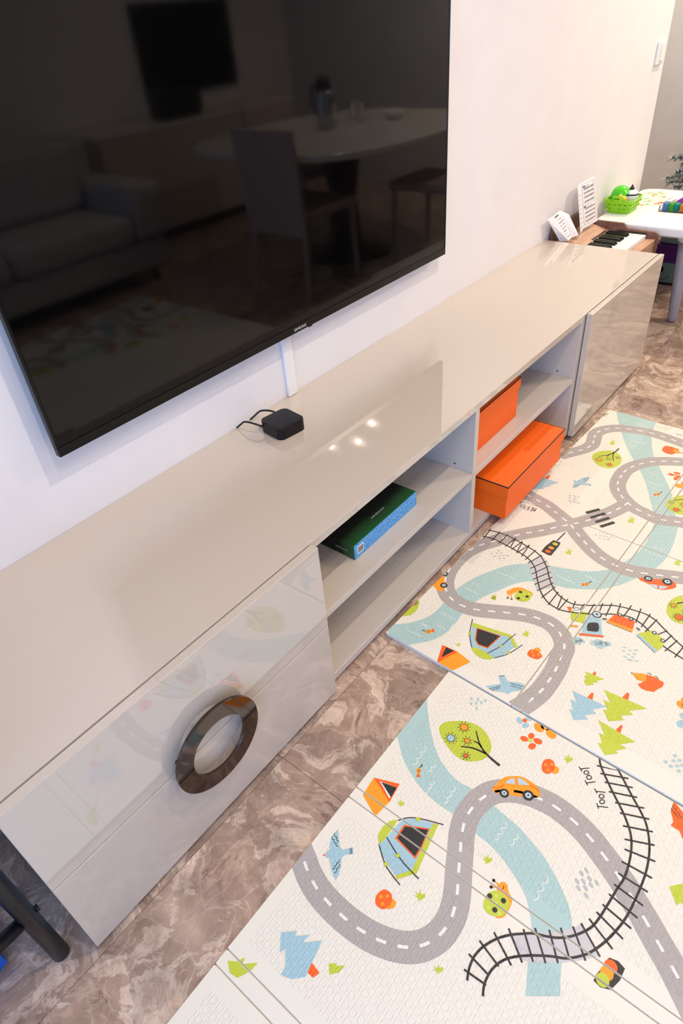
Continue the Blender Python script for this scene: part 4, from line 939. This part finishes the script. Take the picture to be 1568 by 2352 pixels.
# green basket
BXc, BYc = 0.088, 2.985
bs_ = thing('toy_basket', (BXc, BYc, TZ), 'lime green plastic basket with slots full of toys on the white table', 'basket')
def ring_band(z0, z1, a0, a1, t=0.004, wob=0.0):
    mb = MB(); n0 = rrect(-a0[0], a0[0], -a0[1], a0[1], 0.022, 5); n1 = rrect(-a1[0], a1[0], -a1[1], a1[1], 0.024, 5)
    N_ = len(n0); f = lambda q, s_: (q[0]*(1-t*s_/0.07), q[1]*(1-t*s_/0.07)); vs = []
    for lst, z, s_ in ((n0, z0, 0), (n1, z1, 0), (n1, z1, 1), (n0, z0, 1)):
        for q in lst:
            c = f(q, s_); zz = z+wob*((c[0]/a0[0])**2*1.0-0.4 if z == z1 or wob else 0); vs.append((BXc+c[0], BYc+c[1], zz))
    fs = []
    for r in range(4):
        for k in range(N_): fs.append((r*N_+k, r*N_+(k+1) % N_, ((r+1) % 4)*N_+(k+1) % N_, ((r+1) % 4)*N_+k))
    return mb.add(vs, fs)
def hw(z): f = (z-TZ)/0.062; return (0.052+0.016*f, 0.066+0.016*f)
bands = [(0.0008, 0.016), (0.023, 0.036), (0.043, 0.062)]
for z0, z1 in bands: ring_band(TZ+z0, TZ+z1, hw(TZ+z0), hw(TZ+z1)).build('basket_band', LIME, bs_)
MB().prism([(BXc+p[0]*.93, BYc+p[1]*.93) for p in rrect(-0.052, 0.052, -0.066, 0.066, 0.02)], 2, TZ+0.0006, TZ+0.004).build('basket_base', LIME, bs_)
for za, zb in ((0.0155, 0.0235), (0.0355, 0.0435)):
    w = hw(TZ+(za+zb)/2)
    for k in range(5):
        t = -0.8+0.4*k
        for sg in (-1, 1):
            MB().box(BXc+t*w[0]-0.006, BXc+t*w[0]+0.006, BYc+sg*w[1]-0.003, BYc+sg*w[1]+0.003, TZ+za, TZ+zb).build('basket_post', LIME, bs_)
            MB().box(BXc+sg*w[0]-0.003, BXc+sg*w[0]+0.003, BYc+t*w[1]-0.007, BYc+t*w[1]+0.007, TZ+za, TZ+zb).build('basket_post', LIME, bs_)
for sg in (-1, 1):
    MB().tube([(BXc-0.03, BYc+sg*0.08, TZ+0.060), (BXc-0.02, BYc+sg*0.086, TZ+0.076), (BXc+0.02, BYc+sg*0.086, TZ+0.076), (BXc+0.03, BYc+sg*0.08, TZ+0.060)], 0.005, 10).build('basket_grip', LIME, bs_, smooth=True)
Rb = Matrix.Rotation(math.radians(-150), 4, 'X') @ Matrix.Rotation(math.radians(18), 4, 'Y')
bowl = MB().lathe([(0.006,-0.030),(0.024,-0.027),(0.036,-0.016),(0.042,0.0),(0.0445,0.002),(0.0425,0.005),(0.039,0.002),(0.033,-0.013),(0.022,-0.022),(0.004,-0.025)], (BXc-0.020, BYc-0.008, TZ+0.076), 28, mtx=Rb).build('toy_bowl', GRNP, smooth=True, origin=(BXc-0.028, BYc-0.005, TZ+0.045))
tag(bowl, 'bright green toy bowl tipped over inside the lime basket', 'toy bowl')
ty = thing('toy_puppy', (BXc+0.012, BYc-0.045, TZ+0.04), 'tiny yellow toy animal with dark eye hanging over the basket edge', 'toy')
def ball(c, r, sx=1, sy=1, sz=1):
    return MB().lathe([(max(.0004, r*math.sin(math.pi*k/10)), -r*math.cos(math.pi*k/10)) for k in range(11)], c, 16, mtx=Matrix.Diagonal((sx, sy, sz, 1)))
ball((BXc+0.014, BYc-0.050, TZ+0.062), 0.014, 1.3, 1, 1).build('body', YEL, ty, smooth=True)
ball((BXc+0.000, BYc-0.058, TZ+0.074), 0.010).build('head', YEL, ty, smooth=True)
for dx in (-0.006, 0.005): ball((BXc+dx, BYc-0.066, TZ+0.076), 0.0026).build('eye', BLACK, ty, smooth=True)
for dx in (0.006, 0.022): MB().tube([(BXc+dx, BYc-0.060, TZ+0.062), (BXc+dx, BYc-0.070, TZ+0.045)], [0.006, 0.004], 10).build('paw', YEL, ty, smooth=True)
wt = thing('toy_pot', (BXc+0.040, BYc+0.01, TZ+0.03), 'round white toy with black band and pointed black top in the basket', 'toy')
MB().lathe([(0.012,-0.032),(0.026,-0.026),(0.034,-0.010),(0.035,0.004),(0.034,0.010)], (BXc+0.024, BYc+0.022, TZ+0.058), 24).build('body', WHITEP, wt, smooth=True)
MB().lathe([(0.0345,0.0102),(0.0345,0.0150)], (BXc+0.024, BYc+0.022, TZ+0.058), 24).build('band', BLACK, wt, smooth=True)
MB().lathe([(0.033,0.0152),(0.030,0.022),(0.022,0.030),(0.010,0.035),(0.003,0.036)], (BXc+0.024, BYc+0.022, TZ+0.058), 24).build('lid', WHITEP, wt, smooth=True)
MB().lathe([(0.012,0.033),(0.009,0.040),(0.004,0.048),(0.0006,0.056)], (BXc+0.025, BYc+0.018, TZ+0.060), 16).build('top_knob', BLACK, wt, smooth=True)
# drawing sheet
pp = thing('drawing_sheet', (0.2, 3.2, TZ), 'cream picture sheet with small coloured drawings on the white table', 'paper')
q = [Vector((p.x, p.y, TZ+0.0008)) for p in (hz(1459,476,TZ), hz(1527,473,TZ), hz(1535,441,TZ), hz(1478,438,TZ))]
CREAMP = mat('cream_paper', (236, 228, 200), .6)
MB().add([tuple(v-Vector((0,0,.0006))) for v in q]+[tuple(v) for v in q], [(3,2,1,0),(4,5,6,7),(0,1,5,4),(1,2,6,5),(2,3,7,6),(3,0,4,7)]).build('sheet', CREAMP, pp)
dcol = [mat('crayon_red', (214, 92, 76), .6), mat('crayon_green', (150, 178, 96), .6), mat('crayon_teal', (110, 176, 160), .6), mat('crayon_orange', (224, 164, 92), .6), mat('crayon_mint', (160, 206, 176), .6)]
for k in range(26):
    u, v = random.uniform(.06, .92), random.uniform(.06, .94); c = q[0].lerp(q[1], u).lerp(q[3].lerp(q[2], u), v); r = random.uniform(.007, .019); a = random.uniform(0, 3)
    MB().add([(c.x+r*math.cos(t)*math.cos(a)-r*.6*math.sin(t)*math.sin(a), c.y+r*math.cos(t)*math.sin(a)+r*.6*math.sin(t)*math.cos(a), TZ+0.0010+k*.00003) for t in [i*.7 for i in range(9)]], [tuple(range(9))]).build('doodle', dcol[k % 5], pp)
# clear case with coloured tiles
CLEAR = mat('clear_acrylic', (250, 250, 252), 0.03, trans=1.0, ior=1.12)
def tint(n, c): return mat('tinted_'+n, c, 0.12, trans=0.55, ior=1.2)
cs = thing('acrylic_case', (0.33, 3.16, TZ), 'clear acrylic tray holding coloured blocks at the right of the table', 'tray')
cx0, cx1, cy0, cy1 = 0.250, 0.50, 3.02, 3.26
MB().box(cx0, cx1, cy0, cy1, TZ+0.0006, TZ+0.003).build('tray_floor', CLEAR, cs)
for bx in ((cx0, cx0+.003, cy0, cy1), (cx1-.003, cx1, cy0, cy1), (cx0+.0032, cx1-.0032, cy0, cy0+.003), (cx0+.0032, cx1-.0032, cy1-.003, cy1)): MB().box(*bx, TZ+0.0032, TZ+0.026).build('tray_wall', CLEAR, cs)
for k, (n, c, lb) in enumerate((('blue', (90, 150, 215), 'leftmost'), ('green', (90, 190, 60), 'second'), ('teal', (0, 176, 160), 'third'), ('orange', (245, 165, 40), 'fourth'))):
    x = 0.262+k*0.026
    o = MB().box(x, x+0.022, cy0+.006, cy0+.05, TZ+.0034, TZ+.036).build('toy_block', tint(n, c), bevel=.003, origin=(x+.011, cy0+.03, TZ+.0034))
    tag(o, f'translucent {n} toy block standing in the clear tray, {lb} from the left', 'toy block', 'coloured blocks in the tray')
pd = MB(); arc = [(0.345+0.05*math.cos(math.radians(a)), TZ+.0036+0.05*math.sin(math.radians(a))) for a in range(0, 181, 12)]
pd.prism(arc, 1, cy0+.075, cy0+.10); tag(pd.build('toy_arch', tint('purple', (196, 80, 205)), origin=(0.345, cy0+.09, TZ+.0034)), 'translucent purple half round toy block behind the coloured row', 'toy block')
# toy storage under the table
sg_ = thing('toy_chest', (0.25, 3.45, 0), 'dark purple and green toy box with round black eye under the white table', 'toy box')
DG = mat('dusty_green_plastic', (112, 128, 112), .5); DP = mat('dark_purple_plastic', (74, 10, 92), .5)
MB().prism(rrect(0.168, 0.395, 3.38, 3.62, .03), 2, 0.012, 0.120).build('chest_body', DG, sg_, bevel=.006)
MB().prism(rrect(0.175, 0.39, 3.39, 3.61, .03), 2, 0.0, 0.0118).build('chest_foot', BLACK, sg_)
MB().prism(rrect(0.168, 0.395, 3.378, 3.62, .03), 2, 0.1205, 0.212).build('chest_upper', DP, sg_, bevel=.004)
MB().prism(rrect(0.18, 0.385, 3.39, 3.61, .04), 2, 0.2125, 0.245).build('chest_lid', DG, sg_, bevel=.012)
MB().tube([(0.222, 3.3795, 0.082), (0.222, 3.372, 0.082)], .021, 20).build('chest_eye', BLACKG, sg_)
MB().tube([(0.185, 3.3795, 0.05), (0.19, 3.3785, 0.034), (0.21, 3.3785, 0.027), (0.245, 3.3785, 0.028), (0.268, 3.3785, 0.038), (0.273, 3.3795, 0.055)], .0018, 6).build('chest_groove', BLACK, sg_)
# light switch at the wall end
sw = thing('light_switch', (0, 3.398, 1.015), 'white light switch plate near the end of the white wall', 'switch')
MB().box(0.0005, 0.009, 3.352, 3.444, 1.017, 1.109).build('plate', WHITEP, sw, bevel=.002)
MB().box(0.0092, 0.0125, 3.386, 3.440, 1.030, 1.098).build('rocker', WHITEP, sw, bevel=.001)
# frosted christmas tree against the far wall
tx, ty_ = 0.34, 4.35
ct = thing('christmas_tree', (tx, ty_, 0), 'frosted grey green artificial christmas tree by the far wall', 'tree')
MB().lathe([(.10,0),(.13,.02),(.15,.16),(.14,.16)], (tx, ty_, 0), 20).build('pot', mat('pot_grey', (120, 112, 106), .7), ct)
MB().tube([(tx, ty_, .05), (tx, ty_, 1.55)], [.025, .008], 10).build('trunk', mat('bark', (84, 66, 52), .8), ct)
nd = MB(); rnd = random.Random(3)
for k in range(190):
    f = k/190; z = .24+1.30*f; R_ = .46*(1-f)**.85+.03; a = k*2.39996
    d = Vector((math.cos(a), math.sin(a), -.12)); p0 = Vector((tx, ty_, z)); L_ = R_*rnd.uniform(.85, 1.05)
    for j in range(26):
        t = .15+.85*j/25; c = p0+d*(L_*t)
        for s_ in range(9):
            n = Vector((rnd.uniform(-1,1), rnd.uniform(-1,1), rnd.uniform(-.8,.9))).normalized()*rnd.uniform(.028, .05)+d*.016
            w_ = Vector((-n.y, n.x, 0)); w_ = w_.normalized()*.007 if w_.length > 1e-6 else Vector((.007, 0, 0))
            nd.add([c-w_, c+w_, c+n], [(0, 1, 2)], 0 if rnd.random() < .55 else 1)
o = nd.build('needles', [mat('needle_frost', (190, 202, 198), .7), mat('needle_green', (120, 136, 130), .7)], ct); o['kind'] = 'stuff'

# ------------------------------------------------------------------ black metal stand at the left of the cabinet, blue bin under it
st = thing('metal_stand', (0.25, -0.86, 0), 'black tubular metal stand beside the end of the drawer cabinet', 'stand')
for x, y in ((0.442, -0.537), (0.442, -1.15), (0.06, -0.537), (0.06, -1.15)):
    MB().tube([(x, y, 0.0), (x, y, 0.003), (x, y, 0.72)], [0.0135, 0.0155, 0.0155], 20).build('leg', BLACKM, st, smooth=True)
MB().tube([(0.442, -0.5525, 0.168), (0.442, -1.1345, 0.168)], 0.0125, 16).build('stretcher', BLACKM, st, smooth=True)
MB().tube([(0.06, -0.5525, 0.168), (0.06, -1.1345, 0.168)], 0.0125, 16).build('stretcher', BLACKM, st, smooth=True)
MB().tube([(0.0755, -1.15, 0.168), (0.4265, -1.15, 0.168)], 0.0125, 16).build('stretcher', BLACKM, st, smooth=True)
MB().tube([(0.442, -0.5215, 0.168), (0.442, -0.5165, 0.168)], 0.0065, 12).build('bolt', BLACK, st)
MB().box(0.03, 0.475, -1.18, -0.51, 0.7205, 0.742).build('stand_top', BLACK, st, bevel=.003)
bb = thing('blue_bin', (0.25, -0.78, 0), 'blue plastic bin on the floor beside the black metal stand', 'bin')
BLUE = mat('blue_plastic', (30, 96, 190), .4)
MB().prism(rrect(0.14, 0.377, -0.85, -0.607, .02), 2, 0.0005, 0.006).build('bin_floor', BLUE, bb)
for bx in ((.14, .146, -.85, -.607), (.371, .377, -.85, -.607), (.1465, .3705, -.85, -.844), (.1465, .3705, -.613, -.607)): MB().box(*bx, .0062, .11).build('bin_wall', BLUE, bb)

# ------------------------------------------------------------------ the far side of the room, seen mirrored in the television
sf = thing('sofa', (3.1, 0.6, 0), 'pale grey three seat sofa facing the television', 'sofa')
MB().box(2.66, 3.50, -0.75, 2.22, 0.09, 0.27).build('sofa_base', SOFA, sf, bevel=.03, seg=3)
for y0, y1 in ((-0.53, 0.30), (0.31, 1.14), (1.15, 1.98)):
    MB().box(2.63, 3.26, y0, y1, 0.272, 0.44).build('seat_cushion', SOFA, sf, bevel=.05, seg=4)
    MB().box(3.10, 3.32, y0, y1, 0.442, 0.84).build('back_cushion', SOFA, sf, bevel=.06, seg=4)
MB().box(3.33, 3.52, -0.75, 2.22, 0.272, 0.80).build('sofa_back', SOFA, sf, bevel=.04, seg=3)
for y0, y1 in ((-0.77, -0.54), (1.99, 2.24)): MB().box(2.62, 3.32, y0, y1, 0.272, 0.60).build('armrest', SOFA, sf, bevel=.05, seg=4)
for x in (2.74, 3.42):
    for y in (-0.65, 2.12): MB().tube([(x, y, 0.0), (x, y, 0.089)], .022, 12).build('sofa_foot', BLACK, sf)
dt = thing('dining_table', (1.9, 3.1, 0), 'round edged pale stone dining table near the toy table', 'dining table')
MB().prism([(1.90+.74*math.copysign(abs(math.cos(t))**.62, math.cos(t)), 3.15+.86*math.copysign(abs(math.sin(t))**.62, math.sin(t))) for t in [2*math.pi*k/72 for k in range(72)]], 2, .715, .75).build('tabletop', STONE, dt, bevel=.006)
MB().lathe([(.30,0),(.30,.02),(.12,.06),(.09,.36),(.14,.66),(.26,.7148)], (1.9, 3.15, 0), 32).build('pedestal', mat('bronze_pedestal', (88, 70, 58), .35, metal=.6), dt, smooth=True)
def dining_chair(x, y, rz, label):
    t = thing('dining_chair', (x, y, 0), label, 'chair', 'dining chairs'); t.rotation_euler = (0, 0, rz)
    mk = lambda mb, n, m_, bv=0: mb.build(n, m_, t, bevel=bv, origin=(0,0,0), seg=3)
    mk(MB().box(-.22, .22, -.22, .24, .42, .475), 'seat', CHAIRF, .02)
    mk(MB().prism([(-.225,.30),(-.19,.30),(-.20,.475),(-.245,.88),(-.285,.88),(-.245,.475)], 0, -.225, .225) if False else MB().add([(-.225,-.225,.34),(.225,-.225,.34),(.225,-.262,.88),(-.225,-.262,.88),(-.225,-.255,.34),(.225,-.255,.34),(.225,-.296,.88),(-.225,-.296,.88)], [(0,1,2,3),(7,6,5,4),(4,5,1,0),(5,6,2,1),(6,7,3,2),(7,4,0,3)]), 'backrest', CHAIRF, .012)
    for sx in (-1, 1):
        mk(MB().tube([(sx*.20, -.235, .345), (sx*.215, -.27, 0)], [.02, .014], 12), 'leg', CHAIRF); mk(MB().tube([(sx*.195, .20, .425), (sx*.205, .215, 0)], [.02, .014], 12), 'leg', CHAIRF)
    return t
dining_chair(1.70, 2.54, 0.0, 'beige leather dining chair with its back to the sofa, at the table end')
dining_chair(1.28, 3.35, -math.pi/2, 'beige leather dining chair on the toy table side of the dining table')
dining_chair(2.46, 3.35, math.pi/2, 'beige leather dining chair against the sideboard side of the table')
bg_ = thing('black_bag', (2.55, 2.72, 0.55), 'black soft bag hanging on the sideboard side of the table', 'bag')
bg_.location = (3.55, 3.25, 0.78)
MB().box(3.45, 3.72, 3.05, 3.42, .7802, .98).build('bag_body', BLACK, bg_, bevel=.05, seg=4)
MB().tube([(3.58, 3.14, .97), (3.58, 3.16, 1.04), (3.58, 3.31, 1.04), (3.58, 3.33, .97)], .008, 8).build('bag_handle', BLACK, bg_, smooth=True)
bg_['label'] = 'black soft bag standing on the pale sideboard'
sbd = thing('sideboard', (3.7, 3.3, 0), 'pale cream sideboard along the wall behind the dining table', 'sideboard')
MB().box(3.42, 3.985, 2.35, 4.35, .08, .75).build('sideboard_body', LACQ_IN, sbd, bevel=.003)
MB().box(3.40, 3.99, 2.33, 4.37, .7505, .78).build('sideboard_top', STONE, sbd, bevel=.003)
for k in range(4): MB().box(3.402, 3.4195, 2.36+k*.4975, 2.36+(k+1)*.4975-.006, .09, .74).build('sideboard_door', LACQ_IN, sbd, bevel=.002)
for x in (3.5, 3.9):
    for y in (2.5, 4.2): MB().box(x-.02, x+.02, y-.02, y+.02, 0, .0795).build('sideboard_foot', BLACK, sbd)
mo = thing('wall_monitor', (3.98, 3.6, 1.05), 'black flat monitor on the wall above the sideboard', 'monitor')
MB().box(3.955, 3.985, 3.28, 4.28, 0.90, 1.5).build('monitor_frame', BLACKG, mo, bevel=.003)
MB().box(3.952, 3.9545, 3.295, 4.265, 0.92, 1.485).build('monitor_screen', SCREEN, mo)
MB().box(3.9855, 3.9995, 3.4, 3.8, 1.2, 1.4).build('monitor_bracket', BLACKM, mo)
tm = thing('thermos_jug', (1.98, 3.12, .75), 'steel thermos jug with black lid on the dining table', 'jug')
MB().lathe([(.052,.0004),(.055,.01),(.055,.19),(.045,.215)], (1.98, 3.12, .75), 24).build('jug_body', STEEL, tm, smooth=True)
MB().lathe([(.046,.2152),(.050,.24),(.040,.27),(.012,.285)], (1.98, 3.12, .75), 24).build('jug_lid', BLACK, tm, smooth=True)
MB().tube([(2.03, 3.12, .975), (2.075, 3.12, .98), (2.085, 3.12, .90), (2.04, 3.12, .82)], .009, 10).build('jug_handle', BLACK, tm, smooth=True)
bw = MB().lathe([(.03,.0004),(.045,.006),(.075,.05),(.071,.05),(.04,.012),(.002,.009)], (1.75, 3.55, .75), 24).build('bowl', WHITEP, smooth=True, origin=(1.75, 3.55, .75)); tag(bw, 'white bowl on the dining table beside the glasses', 'bowl')
for k, (x, y) in enumerate(((1.95, 3.45), (2.06, 3.52), (2.15, 3.40))):
    g = MB().lathe([(.03,.0004),(.034,.10),(.031,.10),(.027,.006),(.002,.005)], (x, y, .75), 20).build('drinking_glass', CLEAR, smooth=True, origin=(x, y, .75))
    tag(g, f'clear drinking glass on the dining table, {("nearest", "second nearest", "third nearest")[k]} to the thermos', 'glass', 'glasses on the dining table')
